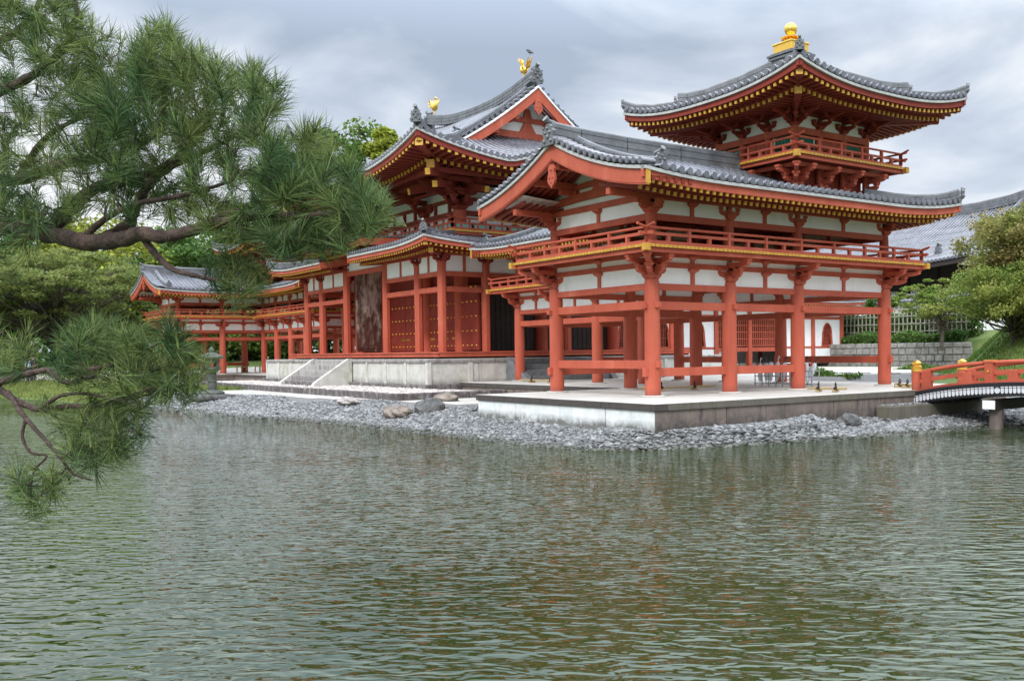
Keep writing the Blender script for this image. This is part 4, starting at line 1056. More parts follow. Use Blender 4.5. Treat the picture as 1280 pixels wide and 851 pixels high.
# golden birds on the ridge ends, and the crow
def bird(name,label,loc,face,s,m_,crow=False):
    T=thing(name,label,'roof statue' if not crow else 'crow',loc)
    x,y,z=loc; f=face
    def ell(mb,c,r,n=12,k=8,tilt=0):
        vs=[];fs=[]
        for i in range(k+1):
            a=-PI/2+PI*i/k
            for j in range(n):
                b=2*PI*j/n; px,py,pz=r[0]*math.cos(a)*math.cos(b),r[1]*math.cos(a)*math.sin(b),r[2]*math.sin(a)
                px,pz=px*math.cos(tilt)-pz*math.sin(tilt),px*math.sin(tilt)+pz*math.cos(tilt)
                vs.append((x+f*(c[0]+px)*s,y+(c[1]+py)*s,z+(c[2]+pz)*s))
        for i in range(k):
            for j in range(n): fs.append((i*n+j,i*n+(j+1)%n,(i+1)*n+(j+1)%n,(i+1)*n+j))
        mb.add(vs,fs)
    W=lambda p:(x+f*p[0]*s,y+p[1]*s,z+p[2]*s)
    b=MB()
    if crow:
        b.tube([W(p) for p in ((-.32,0,-.12),(-.2,0,-.03),(-.05,0,.04),(.10,0,.12),(.2,0,.2),(.26,0,.24),(.34,0,.24),(.42,0,.22))],[.03*s,.05*s,.1*s,.11*s,.085*s,.07*s,.035*s,.006*s],12)
        b.build('body',m_,T,True); w=MB()
        for q in (-1,1): w.add([W((.12,q*.09,.16)),W((-.30,q*.06,-.05)),W((-.2,q*.11,-.05)),W((.05,q*.12,.06))],[(0,1,2,3)])
        w.build('wing_feathers',m_,T)
        l=MB(); l.tube([W((0,.04,0)),W((0,.04,-.12))],.012*s,6); l.tube([W((0,-.04,0)),W((0,-.04,-.12))],.012*s,6); l.build('legs',m_,T)
        return T
    b.tube([W(p) for p in ((-.16,0,.5),(-.08,0,.47),(.02,0,.46),(.12,0,.50),(.19,0,.60),(.19,0,.72),(.16,0,.84),(.17,0,.92),(.22,0,.96),(.30,0,.94),(.36,0,.90))],
           [r*s for r in (.05,.13,.17,.16,.12,.085,.065,.07,.07,.035,.005)],12)
    b.build('body',m_,T,True)
    for q in (-1,1):
        w=MB()
        for k in range(6):
            a=R(35+18*k); L=.30+.04*k; c=(.02-.03*k,q*.12,.5)
            e=(c[0]-math.cos(a)*L*.6,q*(.2+.03*k),c[2]+math.sin(a)*L+.05); w.tube([W(c),W(((c[0]+e[0])/2-.02,(c[1]+e[1])/2,(c[2]+e[2])/2)),W(e)],[.02*s,.035*s,.006*s],6)
        w.build('wing',m_,T,True)
    t=MB()
    for k in range(9):
        q=(k-4)/4; a=(-.12,0,.48); m1=(-.30,.08*q,.55+.12*(k%3)); e=(-.50+.05*abs(q)-.02*(k%3),.16*q,.66+.17*(k%3)); t.tube([W(a),W(m1),W(e)],[.02*s,.035*s,.01*s],6)
    t.build('tail_feathers',m_,T,True)
    c=MB()
    for k in range(3): c.tube([W((.19,0,.97)),W((.15-.03*k,0,1.04+.01*k))],[.012*s,.005*s],5)
    c.build('crest',m_,T)
    for q in (-.05,.05):
        l=MB(); l.tube([W((.0,q,.38)),W((.02,q,.2)),W((0,q,.02))],[.03*s,.018*s,.016*s],8)
        for k in (-.06,0,.06): l.tube([W((0,q,.02)),W((.09,q+k*.6,.01))],[.012*s,.006*s],5)
        l.build('leg',m_,T)
    g=MB(); g.box(x-.2*s,x+.2*s,y-.15*s,y+.15*s,z-.06*s,z+.01); g.build('base_plate',TILED,T)
    return T
bird('bird_statue','golden bird statue on the near end of the hall ridge, crow at its tail',(XH+4.25,9.1,13.28),-1,.95,GILT)
bird('bird_statue','golden bird statue on the far end of the hall ridge, looking smaller',(XH-4.6,9.1,13.40),1,.95,GILT)
bird('crow','dark crow perched on the tail of the nearer golden bird statue',(XH+4.72,9.1,14.40),-1,.75,BLACK,True)

# ================================================================== tail corridor behind the hall
def build_tail():
    T=thing('tail_corridor','long white-walled corridor with red posts and lattice windows seen through the near wing','temple corridor',(XH,25,0))
    x=XH+2.2; ys=[14.95,17.4,19.95,22.5,25.1,27.7,30.4,33.0]; z0=.45
    for sx in (1,-1):
        X=XH+sx*2.2
        for y in ys:
            mb=MB(); mb.box(X-.14,X+.14,y-.14,y+.14,-.3,4.1); mb.build('post',RED,T,bevel=.02)
        for a,b in zip(ys[:-1],ys[1:]):
            mid=(a+b)/2; lat=a in (22.5,25.1)
            mb=MB()
            def wall(z_0,z_1,y0=a,y1=b): mb.cut(); mb.box(X-.05,X+.05,y0+.13,y1-.13,z_0,z_1)
            wall(3.0,3.95)
            if not lat:
                wall(.25,1.15)
                # wall around an arched window
                n=12; hw=.40; o=[]
                def arch(t): # t -1..1 -> y offset,z
                    return None
                prof=[(-.46,1.25),(-.41,1.7),(-.38,2.1),(-.31,2.38),(-.17,2.56),(0,2.64),(.17,2.56),(.31,2.38),(.38,2.1),(.41,1.7),(.46,1.25)]
                y0,y1=a+.13,b-.13
                L=[(mid+u,z) for u,z in prof]
                k=len(L)//2
                P=lambda y,z:(X+sx*.05,y,z)
                left=[(y0,1.25)]+L[:k+1]+[(mid,2.88),(y0,2.88)]; right=[(mid,2.88)]+L[k:]+[(y1,1.25),(y1,2.88)]
                mb.cut(); mb.prism(left,'x',X-.05,X+.05); mb.cut(); mb.prism(right,'x',X-.05,X+.05)
                w=MB()
                for p,q in zip(L[:-1],L[1:]): w.beam((X+sx*.03,p[0],p[1]),(X+sx*.03,q[0],q[1]),.14,.07)
                w.beam((X+sx*.03,L[0][0],1.27),(X+sx*.03,L[-1][0],1.27),.14,.06)
                fr=w.build('window_frame',RED,T)
                w=MB()
                for u in (-.22,-.11,0,.11,.22):
                    w.beam((X,mid+u,1.28),(X,mid+u,2.62-abs(u)*1.0),.03,.03)
                for z in (1.75,2.2): w.beam((X,mid-.34,z),(X,mid+.34,z),.03,.035)
                w.build('window_bars',RED,fr)
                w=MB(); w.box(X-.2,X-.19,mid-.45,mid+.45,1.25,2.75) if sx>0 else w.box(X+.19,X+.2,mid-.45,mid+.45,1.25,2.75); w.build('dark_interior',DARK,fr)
            else:
                w=MB(); n=15
                for i in range(n): y=a+.2+(b-a-.4)*i/(n-1); w.beam((X,y,1.30),(X,y,2.85),.05,.05,up=(0,1,0))
                for z in (1.32,1.7,2.08,2.46,2.82): w.beam((X+sx*.02,a+.13,z),(X+sx*.02,b-.13,z),.04,.05)
                fr=w.build('lattice_window',RED,T)
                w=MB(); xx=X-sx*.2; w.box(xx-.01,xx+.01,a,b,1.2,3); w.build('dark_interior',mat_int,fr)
                hbeam('sill_beam',(X,a),(X,b),.98,1.22,.16,T)
                if a==22.5 and sx>0: pass
            pieces(mb,'wall_panel',WHITE,T,limit=200)
        hbeam('tie_beam',(X,ys[0]),(X,ys[-1]),2.86,3.02,.16,T); hbeam('sill_beam',(X,ys[0]),(X,22.5),1.13,1.25,.14,T); hbeam('sill_beam',(X,27.7),(X,ys[-1]),1.13,1.25,.14,T)
        hbeam('wall_plate',(X,ys[0]-.3),(X,ys[-1]+.9),3.93,4.1,.2,T)
    mb=MB(); mb.box(XH-2.05,XH+2.05,ys[-1]-.05,ys[-1]+.05,.2,4.4); mb.build('end_wall',WHITE,T)
    zf=lambda x_,y_,d: 3.82+1.5*gfun(max(0,d)/3.3,.7)+.1*max(0,1-(34.1-y_)/3)**2
    rf=MB(); eb=MB(); rb=MB(); bd=MB()
    for sx in (1,-1):
        sector(rf,(XH+sx*3.3,0),(0,1),(-sx,0),14.2,34.0,lambda s:(0,3.3),zf,sp=.27,seg=.8,tr=.075)
        eb.cut(); edge_strip(eb,(XH+sx*3.3,0),(0,1),(-sx,0),14.2,34.05,zf,-.16,-.002,.03,.12,0); edge_strip(eb,(XH+sx*3.3,0),(0,1),(-sx,0),14.2,34.05,zf,0,.07,-.03,.12,1)
        rafters(rb,bd,(XH+sx*3.3,0),(0,1),(-sx,0),14.2,33.9,lambda a,b,d:3.82+.2*d,1.1,.24,(False,False))
    r=rf.build('roof',TILE,T,True,sm_ang=35); pieces(eb,'eave_board',[RED,AGED],r); pieces(rb,'eave_rafter',[REDD,GOLD],T,limit=100); bd.build('soffit',[WHITE,REDD],r)
    rd=MB(); ridge_beam(rd,[(XH,14.2,5.4),(XH,25,5.4),(XH,34,5.5)],.3,.4,4); rd.build('ridge',TILED,r)
    return T
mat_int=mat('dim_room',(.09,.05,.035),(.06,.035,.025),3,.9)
build_tail()

# ================================================================== hall platform and steps
hp_=platform('hall_platform','tall pale panelled stone platform under the central hall, green-stained at its right end',XH-9.2,XH+9.2,1.6,17.2,-.25,None,[ST_HALL,ST_HALL],[ST_HCAP,ST_HCAP])
for c in [o for o in bpy.data.objects if o.parent==hp_]: c.location.z+=.88
for c in [o for o in bpy.data.objects if o.parent==hp_ and o.name.startswith('facing')]:
    for v in c.data.vertices:
        if v.co.z<-.2: v.co.z=-1.15
pl=MB()
for x in np.linspace(XH-9.1,XH+9.1,11): pl.cut(); pl.box(x-.09,x+.09,1.6,1.72,-.18,.74)
for y in np.linspace(3.4,16.9,8): pl.cut(); pl.box(XH+9.10,XH+9.2,y-.09,y+.09,-.18,.74)
pl.cut(); pl.box(XH+9.06,XH+9.205,1.594,1.76,-.18,.74); pieces(pl,'pilaster',ST_HALL,hp_,bevel=.008)
pl=MB(); pl.box(XH-9.3,XH+9.32,1.44,1.64,-.24,-.06); pl.cut(); pl.box(XH+9.15,XH+9.33,1.645,10.,-.24,-.06); pieces(pl,'base_course',ST_STEP,hp_)
def steps(name,label,c,half,top,bot,run,n,axis,m1,m2):
    T=thing(name,label,'steps',(c[0],c[1],0))
    for i in range(n):
        z1=top-(top-bot)*i/n-.03; mb=MB(); a=run*i/n
        if axis=='y': mb.box(c[0]-half,c[0]+half,c[1]-run*(i+1)/n,c[1]-a,bot-.2,z1)
        else: mb.box(c[0]+a,c[0]+run*(i+1)/n,c[1]-half,c[1]+half,bot-.2,z1)
        mb.build('tread',m1,T,bevel=.015)
    for s in (-1,1):
        mb=MB(); w=.26
        o=[(0,top+.03),(.15,top+.03),(run+.15,bot+.12),(run+.25,bot-.1),(0,bot-.1)]
        if axis=='y': mb.prism([(c[1]-u,z) for u,z in o],'x',c[0]+s*(half+w/2)-w/2,c[0]+s*(half+w/2)+w/2)
        else: mb.prism([(c[0]+u,z) for u,z in o],'y',c[1]+s*(half+w/2)-w/2,c[1]+s*(half+w/2)+w/2)
        mb.build('side_stone',m2,T,bevel=.012)
    return T
steps('stone_steps','old white-stained stone steps in front of the central hall',(XH,1.6),1.9,.88,-.2,1.5,5,'y',ST_STEP,ST_HALL)
steps('grey_steps','grey wooden steps on the right side of the hall platform, beside the near wing',(XH+9.2,7.1),1.9,.88,0.0,1.3,4,'x',GREYWOOD,GREYWOOD)
# gravel terrace
T=thing('gravel_terrace','white gravel terrace with a weathered kerb in front of the hall platform','terrace',(-23,.3,0))
mb=MB(); mb.box(-35.6,-12.3,-1.0,2.5,-.6,-.24); mb.build('fill',ST_FLOOR,T)
kb=MB(); x=-35.8
while x<-11.7:
    w=rng.uniform(.6,1.2); x1=min(x+w,-11.6); kb.cut(); kb.box(x+.006,x1-.006,-1.16-rng.uniform(0,.02),-.93,-.6,-.19-rng.uniform(0,.02)); x=x1
y=-.93
while y<3.6:
    w=rng.uniform(.6,1.1); kb.cut(); kb.box(-11.83,-11.6+rng.uniform(0,.02),y+.006,min(y+w,3.6)-.006,-.6,-.2); y+=w
pieces(kb,'kerb_stone',ST_STEP,T,bevel=.02)
def stones(name,P,size,flat,m_,parent=None,sub=0,jit=.25):
    """many loose angular stones as one mesh. P: n x 3 centres; size: n"""
    t=(1+5**.5)/2; ic=np.array([(-1,t,0),(1,t,0),(-1,-t,0),(1,-t,0),(0,-1,t),(0,1,t),(0,-1,-t),(0,1,-t),(t,0,-1),(t,0,1),(-t,0,-1),(-t,0,1)])/np.sqrt(1+t*t)
    fc=np.array([(0,11,5),(0,5,1),(0,1,7),(0,7,10),(0,10,11),(1,5,9),(5,11,4),(11,10,2),(10,7,6),(7,1,8),(3,9,4),(3,4,2),(3,2,6),(3,6,8),(3,8,9),(4,9,5),(2,4,11),(6,2,10),(8,6,7),(9,8,1)])
    n=len(P); V=ic[None]*(1+rng.uniform(-jit,jit,(n,12,1)))
    V=V*np.stack([rng.uniform(.8,1.35,n),rng.uniform(.6,1.0,n),rng.uniform(.7,1.2,n)*flat],1)[:,None]
    a=rng.uniform(0,2*PI,n); tl=rng.normal(0,.3,n)
    c,s=np.cos(tl),np.sin(tl); x,z=V[...,0]*c[:,None]-V[...,2]*s[:,None],V[...,0]*s[:,None]+V[...,2]*c[:,None]; V=np.stack([x,V[...,1],z],-1)
    c,s=np.cos(a),np.sin(a); x,y=V[...,0]*c[:,None]-V[...,1]*s[:,None],V[...,0]*s[:,None]+V[...,1]*c[:,None]; V=np.stack([x,y,V[...,2]],-1)
    V=V*np.asarray(size)[:,None,None]+np.asarray(P)[:,None]
    F=fc[None]+(np.arange(n)*12)[:,None,None]
    return fastmesh(name,V.reshape(-1,3),F.reshape(-1,3),m_,parent=parent)
n=5200; Pg=np.stack([rng.uniform(-35.4,-11.95,n),rng.uniform(-.95,1.45,n),np.full(n,-.225)],1)
g=stones('white_gravel',Pg,rng.uniform(.04,.075,n),.6,GRAV); tag(g,'white gravel spread over the terrace in front of the hall','gravel',kind='stuff')

# ================================================================== ground, pond, beach
SH=np.array([(-400,-60),(-120,-32),(-85,-22),(-66,-14),(-52,-10.4),(-41.5,-9.3),(-35.8,-7.95),(-30,-7.2),(-25.1,-6.65),(-18,-5.6),(-14.5,-5.2),(-11.4,-4.35),(-8.2,-3.95),(-4.9,-3.8),(-1.4,-3.75),(.4,-3.6),(1.9,-3.25),(2.75,-2.4),(3.25,-1.0),(3.6,1.1),(4.05,3.2),(4.3,5.9),(4.6,8.4),(5.4,9.8),(7.5,11.2),(12,12.5),(25,14),(60,18),(400,60)],float)
def shore_dist(x,y):
    """positive on the land side (north of the shoreline), numpy arrays"""
    x=np.asarray(x,float);y=np.asarray(y,float); best=np.full(x.shape,1e9)
    for a,b in zip(SH[:-1],SH[1:]):
        d=b-a; t=np.clip(((x-a[0])*d[0]+(y-a[1])*d[1])/(d@d),0,1); best=np.minimum(best,np.hypot(x-a[0]-t*d[0],y-a[1]-t*d[1]))
    ins=np.zeros(x.shape,bool)
    poly=np.vstack([SH,[(400,900),(-400,900)]])
    for a,b in zip(poly,np.roll(poly,-1,axis=0)):
        c=((a[1]>y)!=(b[1]>y))&(x<(b[0]-a[0])*(y-a[1])/(b[1]-a[1]+1e-12)+a[0]); ins^=c
    return np.where(ins,best,-best)
ZW=-.90
def sm(t): t=np.clip(t,0,1); return t*t*(3-2*t)
def height(x,y):
    d=shore_dist(x,y)
    kk=.17+.75*sm((x-.5)/2.2)*sm((3.5-y)/3.); h=np.where(d>0,ZW+kk*d,ZW+.35*d); h=np.minimum(h,np.where(x<-6,-.43,-.56+.26*sm((y-.5)/5)*sm((x-1)/1.5))); h=np.maximum(h,-2.2)
    # garden level behind
    h=h+np.where(y>11,sm((y-11)/3)*.45,0)*(d>0)
    # left bank with its raised path
    lb=sm((-50.5-x)/5)*sm(d/9); h=np.where(d>0,h*(1-lb)+lb*(.72),h)
    # right grass mound and terraces behind the stone wall
    rb=sm((y-32.45)/.3)*sm((x+60)/5); h=np.where((d>0),h*(1-rb)+rb*1.3,h)
    h=h+2.3*np.exp(-(np.maximum(0,y-27)/4.5)**2)*sm((x-(-5.6-.69*(y-20)))/4.2)*sm((y-15)/9)*(d>1)+ .7*rb*sm((y-33)/3)
    # near bank behind and beside the camera
    nb=-16.6-.12*(x-6); d2=nb-y; d3=x-21.5; dd=np.maximum(d2,d3); h=np.where(dd>0,np.maximum(h,ZW+np.minimum(dd*.6,.55)),h)
    return h
def axis_(segs):
    o=[]
    for a,b,s in segs: o+=list(np.arange(a,b,s))
    return np.array(o+[segs[-1][1]])
gx=axis_([(-400,-120,20),(-120,-60,3),(-60,-14,.5),(-14,8,.25),(8,30,.8),(30,90,6),(90,400,31)]); gy=axis_([(-200,-40,20),(-40,-14,1.5),(-14,-9,.5),(-9,12,.3),(12,40,.6),(40,90,5),(90,600,51)])
GXm,GYm=np.meshgrid(gx,gy); H=height(GXm,GYm)
nx_,ny_=len(gx),len(gy); idx=np.arange(nx_*ny_).reshape(ny_,nx_)
F=np.stack([idx[:-1,:-1],idx[:-1,1:],idx[1:,1:],idx[1:,:-1]],-1).reshape(-1,4)
cx=(GXm[:-1,:-1]+GXm[1:,1:]).ravel()/2; cy=(GYm[:-1,:-1]+GYm[1:,1:]).ravel()/2; dS=shore_dist(cx,cy)
mi=np.full(len(F),0)                              # sand
bw=np.where(cx>-8,99,np.where(cx<-30,2.2+.0*cx,3.1))
mi[(dS<bw)&(dS>-6)]=1                              # stony beach
mi[(cx<-50)|(dS<-6)|((cx<-27)&(dS<6.5))]=2; mi[(cy>11)&((cx>-12.0-.69*(cy-27.5))|(cy>31))&(cy>14)]=2; mi[cy<-13]=2; mi[(cx>5)&(dS>1.5)]=2
mi[(dS>-3)&(dS<3)&(cx>5)]=1
mi[(cx<-46)&(cy>12)]=2
g=fastmesh('ground',np.stack([GXm.ravel(),GYm.ravel(),H.ravel()],1),F,[SAND,EARTH,GRASS],mi,smooth=True); tag(g,kind='structure')
# beach stones
n=85000; px_=rng.uniform(-27.5,9,n); off=rng.uniform(-.35,5.5,n)
tx_=np.interp(px_,SH[:,0],SH[:,1]) ; py_=tx_+off; 
m2=rng.random(n)<.40; px_[m2]=rng.uniform(1.0,7.5,m2.sum()); py_[m2]=rng.uniform(-4.5,12.5,m2.sum())
d=shore_dist(px_,py_); keep=(d>-.30)&(d<np.where(px_>-6,3.4,np.where(px_<-30,2.2,3.15)))&~((px_>-4.7)&(px_<2.56)&(py_>-2.05)&(py_<10.8))
keep&=~((px_<-6)&(d>2.2+.9*np.sin(px_*.9)*.5+.5))|((px_>-6))
keep&=(rng.random(n)<np.clip(1.15-(2.6-px_)/60,.45,1))
px_,py_=px_[keep],py_[keep]; dist=np.hypot(px_-CAM[0],py_-CAM[1]); sz=rng.uniform(.03,.066,len(px_))*(1+.012*np.maximum(0,dist-22))*np.where((px_>2.3)&(py_>-1),1.25,1); sz*=np.where(rng.random(len(sz))<.07,1.7,1)
hz=height(px_,py_)+.012*rng.random(len(px_))
wet=(hz<ZW+.035+.03*rng.random(len(hz)))
pb=stones('beach_stones',np.stack([px_,py_,hz],1)[~wet],sz[~wet],.42,PEB); tag(pb,'grey angular stones covering the beach along the pond edge','beach stones',kind='stuff')
pb=stones('wet_beach_stones',np.stack([px_,py_,hz-.01],1)[wet],sz[wet]*1.1,.42,WETP); tag(pb,'dark wet stones in a narrow band along the waterline','beach stones',kind='stuff')

def water():
    M=bpy.data.materials.new('pond_water'); M.use_nodes=True; n=M.node_tree.nodes; L=M.node_tree.links.new
    b=n['Principled BSDF']; b.inputs['Base Color'].default_value=(.023,.036,.009,1); b.inputs['Specular Tint'].default_value=(.80,1,.88,1); b.inputs['Roughness'].default_value=.02; b.inputs['IOR'].default_value=1.55
    b.inputs['Specular IOR Level'].default_value=.6
    tc=n.new('ShaderNodeTexCoord')
    def nz(wl,ang,el,det,dist=0,rough=.5,off=0):
        """noise whose crests run along ang (degrees); wl = wavelength across them, el = elongation"""
        mp=n.new('ShaderNodeMapping'); mp.vector_type='TEXTURE'; mp.inputs['Location'].default_value=(off,off*.7,0); mp.inputs['Rotation'].default_value=(0,0,R(ang)); mp.inputs['Scale'].default_value=(wl*el*2,wl*2,1); L(tc.outputs['Object'],mp.inputs[0])
        k=n.new('ShaderNodeTexNoise'); k.noise_dimensions='2D'; k.inputs['Scale'].default_value=1; k.inputs['Detail'].default_value=det; k.inputs['Roughness'].default_value=rough; k.inputs['Distortion'].default_value=dist
        L(mp.outputs[0],k.inputs['Vector']); return k.outputs['Fac']
    def M2(op,x,y):
        k=n.new('ShaderNodeMath'); k.operation=op
        for s,v in zip(k.inputs,(x,y)):
            if isinstance(v,(int,float)): s.default_value=v
            else: L(v,s)
        return k.outputs[0]
    a=nz(.062,50,2.2,.9,.5); c=nz(.040,70,1.8,1,.3,off=3); c2=nz(.06,30,1.9,1,.3,off=9); e=nz(.24,44,1.8,2,.4,off=5)
    h=M2('ADD',M2('ADD',M2('MULTIPLY',a,.030),M2('MULTIPLY',e,.026)),M2('ADD',M2('MULTIPLY',c,.004),M2('MULTIPLY',c2,.012)))
    patch=nz(3.2,25,2.2,3,.5,off=2)
    amp=n.new('ShaderNodeMapRange'); amp.inputs['From Min'].default_value=.35; amp.inputs['From Max'].default_value=.62; amp.inputs['To Min'].default_value=.55; amp.inputs['To Max'].default_value=1.45; L(patch,amp.inputs[0])
    bp=n.new('ShaderNodeBump'); bp.inputs['Distance'].default_value=1.0; L(h,bp.inputs['Height']); L(amp.outputs[0],bp.inputs['Strength']); L(bp.outputs[0],b.inputs['Normal'])
    return M
mb=MB(); mb.add([(-300,-150,ZW),(120,-150,ZW),(120,60,ZW),(-300,60,ZW)],[(0,1,2,3)]); tag(mb.build('pond_water',water()),kind='structure')

# ================================================================== bridge
def build_bridge():
    T=thing('arched_bridge','vermilion arched bridge with gold-capped posts and a white scalloped black edge at the right','bridge',(4,7.6,0))
    zd=lambda x:.25-.0003*(8.3-x)**4
    xs=np.linspace(1.83,14.77,60); Y0,Y1=6.55,8.8
    mb=MB()
    mb.grid([[(x,Y0+.02,zd(x)),(x,Y1-.02,zd(x))] for x in xs]); mb.grid([[(x,Y1-.02,zd(x)-.1),(x,Y0+.02,zd(x)-.1)] for x in xs]); mb.build('deck',BLACK,T)
    for y,s in ((Y0,-1),(Y1,1)):
        mb=MB(); mb.grid([[(x,y+s*.03,zd(x)+.02),(x,y+s*.03,zd(x)-.30),(x,y-s*.04,zd(x)-.30),(x,y-s*.04,zd(x)+.02),(x,y+s*.03,zd(x)+.02)][::s] for x in xs]); f=mb.build('edge_board',BLACK,T)
        wb=MB(); k=0; x=1.93
        while x<14.6:
            z=zd(x)-.075; w=.085; o=y+s*.036
            if k in (2,) or (k%24==10 and k>4 and k!=10) or k==27:
                c=(x+.07,o,z-.085); wb.tube([c,(c[0],o+s*.004,c[2])],.075,20); x+=.16; k+=1
                continue
            h=.17
            pr=[(x,z),(x+w,z),(x+w,z-h+.035),(x+w*.8,z-h+.01),(x+w*.5,z-h),(x+w*.2,z-h+.01),(x,z-h+.035)]
            wb.add([(a,o+s*.003,zz) for a,zz in pr],[tuple(range(7))[::-1] if s>0 else tuple(range(7))]); x+=.105; k+=1
        wb.build('white_scallops',mat_white2,f)
        gl=MB(); gl.grid([[(a,y+s*.041,zd(a)-.105),(a,y+s*.041,zd(a)-.117)] for a in xs]); gl.build('black_line',BLACK,f)
    mb=MB(); mb.grid([[(x,Y0+.25,zd(x)-.32),(x,Y0+.45,zd(x)-.32),(x,Y0+.45,zd(x)-.1),(x,Y0+.25,zd(x)-.1),(x,Y0+.25,zd(x)-.32)] for x in xs]); mb.build('under_beam',DARK,T)
    mb=MB(); mb.grid([[(x,Y1-.45,zd(x)-.32),(x,Y1-.25,zd(x)-.32),(x,Y1-.25,zd(x)-.1),(x,Y1-.45,zd(x)-.1),(x,Y1-.45,zd(x)-.32)] for x in xs]); mb.build('under_beam',DARK,T)
    for x in (4.66,8.3,11.9):
        mb=MB(); mb.box(x-.17,x+.17,Y0-.02,Y1+.02,-.42,-.19); c=mb.build('cross_beam',DARK,T); mb=MB(); mb.box(x-.165,x+.165,Y0-.03,Y0-.015,-.41,-.20); mb.build('painted_end',WHITE,c)
        for y in (Y0+.3,Y1-.3):
            mb=MB(); mb.tube([(x,y,-1.8),(x,y,-.42)],.165,20); mb.build('pier',mat('wet_pier_timber',(.09,.07,.06),(.20,.16,.14),5,.7,.4,14,stretch=(1,1,.2)) if 'wet_pier_timber' not in bpy.data.materials else bpy.data.materials['wet_pier_timber'],T,True,sm_ang=40)
    for y,s in ((Y0+.12,-1),(Y1-.12,1)):
        prev=None
        for i,x in enumerate((2.53,4.62,6.7,8.3,9.9,11.98,14.07)):
            z=zd(x)
            if i in (0,2,4,6) or (s>0 and i==0):
                c=MB(); c.tube([(x,y,z-.25),(x,y,z+.58)],.125,20); p=c.build('post',RED,T,True,sm_ang=40)
                g=MB(); g.lathe((x,y,z+.55),[(.135,0),(.135,.03),(.128,.035),(.128,.10),(.135,.105),(.135,.13),(.10,.15),(.085,.17),(.12,.20),(.125,.225),(.10,.25),(.06,.275),(.025,.29),(.0,.295)],20); g.build('gold_cap',GILT,p,True,sm_ang=50)
            else:
                c=MB(); c.beam((x,y,z),(x,y,z+.56),.22,.2,up=(0,1,0)); c.box(x-.15,x+.15,y-.11,y+.11,z+.49,z+.55); p=c.build('post',RED,T,bevel=.015)
                g=MB(); g.box(x-.12,x+.12,y-.09,y+.09,z+.552,z+.575); g.tube([(x,y+s*.09,z+.30),(x,y+s*.12,z+.30)],.03,10); g.build('gold_cap',GILT,p)
            for xb in ((x-.6,x+.6) if i not in (0,) else (x+.32,)):
                if 2.4<xb<14.2:
                    c=MB(); zb=zd(xb); c.beam((xb,y,zb),(xb,y,zb+.31 if xb!=x+.32 else zb+.5),.26,.13,up=(0,1,0)); c.build('short_post',RED,T,bevel=.01)
        xx=np.linspace(2.45,14.15,50)
        mb=MB(); mb.tube([(x,y,zd(x)+.50) for x in xx],.05,12); mb.build('top_rail',RED,T,True)
        mb=MB(); mb.grid([[(x,y-.035,zd(x)+.22),(x,y-.035,zd(x)+.32),(x,y+.035,zd(x)+.32),(x,y+.035,zd(x)+.22),(x,y-.035,zd(x)+.22)] for x in xx]); mb.build('middle_rail',RED,T)
        mb=MB(); mb.grid([[(x,y-.08,zd(x)+.005),(x,y-.08,zd(x)+.085),(x,y+.08,zd(x)+.085),(x,y+.08,zd(x)+.005),(x,y-.08,zd(x)+.005)] for x in xx]); mb.build('bottom_rail',RED,T)
mat_white2=mat('white_bridge_paint',(.68,.69,.71),(.60,.61,.63),6,.6)
build_bridge()
T=thing('stone_abutment','low mossy stone block carrying the left end of the arched bridge','abutment',(2.6,7.2,-.5))
mb=MB(); mb.box(2.62,3.05,4.9,9.1,-1.1,-.33); mb.build('block',ST_CAPR,T,bevel=.03)
n=500; g=stones('gravel_top',np.stack([rng.uniform(2.64,3.0,n),rng.uniform(5,9,n),np.full(n,-.32)],1),rng.uniform(.02,.04,n),.6,PEB,parent=T); g['kind']='stuff'

# ================================================================== small things around the hall
def boulder(label,c,s,m_,seed,group=None):
    c=(c[0],c[1],float(height(np.array([c[0]]),np.array([c[1]]))[0])+s[2]*.12)
    r=np.random.default_rng(seed); import bmesh
    bm=bmesh.new(); bmesh.ops.create_icosphere(bm,subdivisions=3,radius=1)
    ph=r.uniform(0,6,(6,3)); fr=r.uniform(1,4.5,(6,3))
    for v in bm.verts:
        p=np.array(v.co); k=1+sum(.10/(1+.4*i)*math.sin(fr[i]@p*1.4+ph[i,0]) for i in range(6)); q=np.round(p*2.2+ph[0])*.16+r.normal(size=3)*.035
        v.co=Vector((p*k+q*.8)*np.array(s)+np.array(c))
    me=bpy.data.meshes.new('boulder'); bm.to_mesh(me); bm.free(); me.materials.append(m_)
    for f in me.polygons: f.use_smooth=False
    o=bpy.data.objects.new('boulder',me); COL.objects.link(o); o.location=(0,0,0)
    for v in me.vertices: v.co-=Vector(c)
    o.location=c; return tag(o,label,'boulder',group)
def gp(u,v,z):
    d=at(u,v,1.)-CAM; return CAM+d*((z-CAM[2])/d[2])
q=gp(524,511,-.5); boulder('dark jagged boulder on the beach left of the white-faced platform',(q[0],q[1],-.47),(.44,.33,.26),ROCK,1)
q=gp(492,512,-.5); boulder('low lichen-spotted boulder on the beach, left of the dark one',(q[0],q[1],-.47),(.42,.3,.17),ROCKL,2)
q=gp(556,503,-.48); boulder('flat brownish boulder on the beach, right of the dark one',(q[0],q[1],-.48),(.45,.28,.13),ROCKL,3)
boulder('small pale boulder half sunk in the sand farther left',(-12.9,-2.5,-.47),(.42,.25,.12),mat('pale_boulder',(.45,.42,.38),(.25,.2,.19),6,.9,.8,16),4)
boulder('small mossy dark boulder against the stained platform face near the bridge',(2.95,3.2,-.84),(.16,.26,.15),ROCK,5)
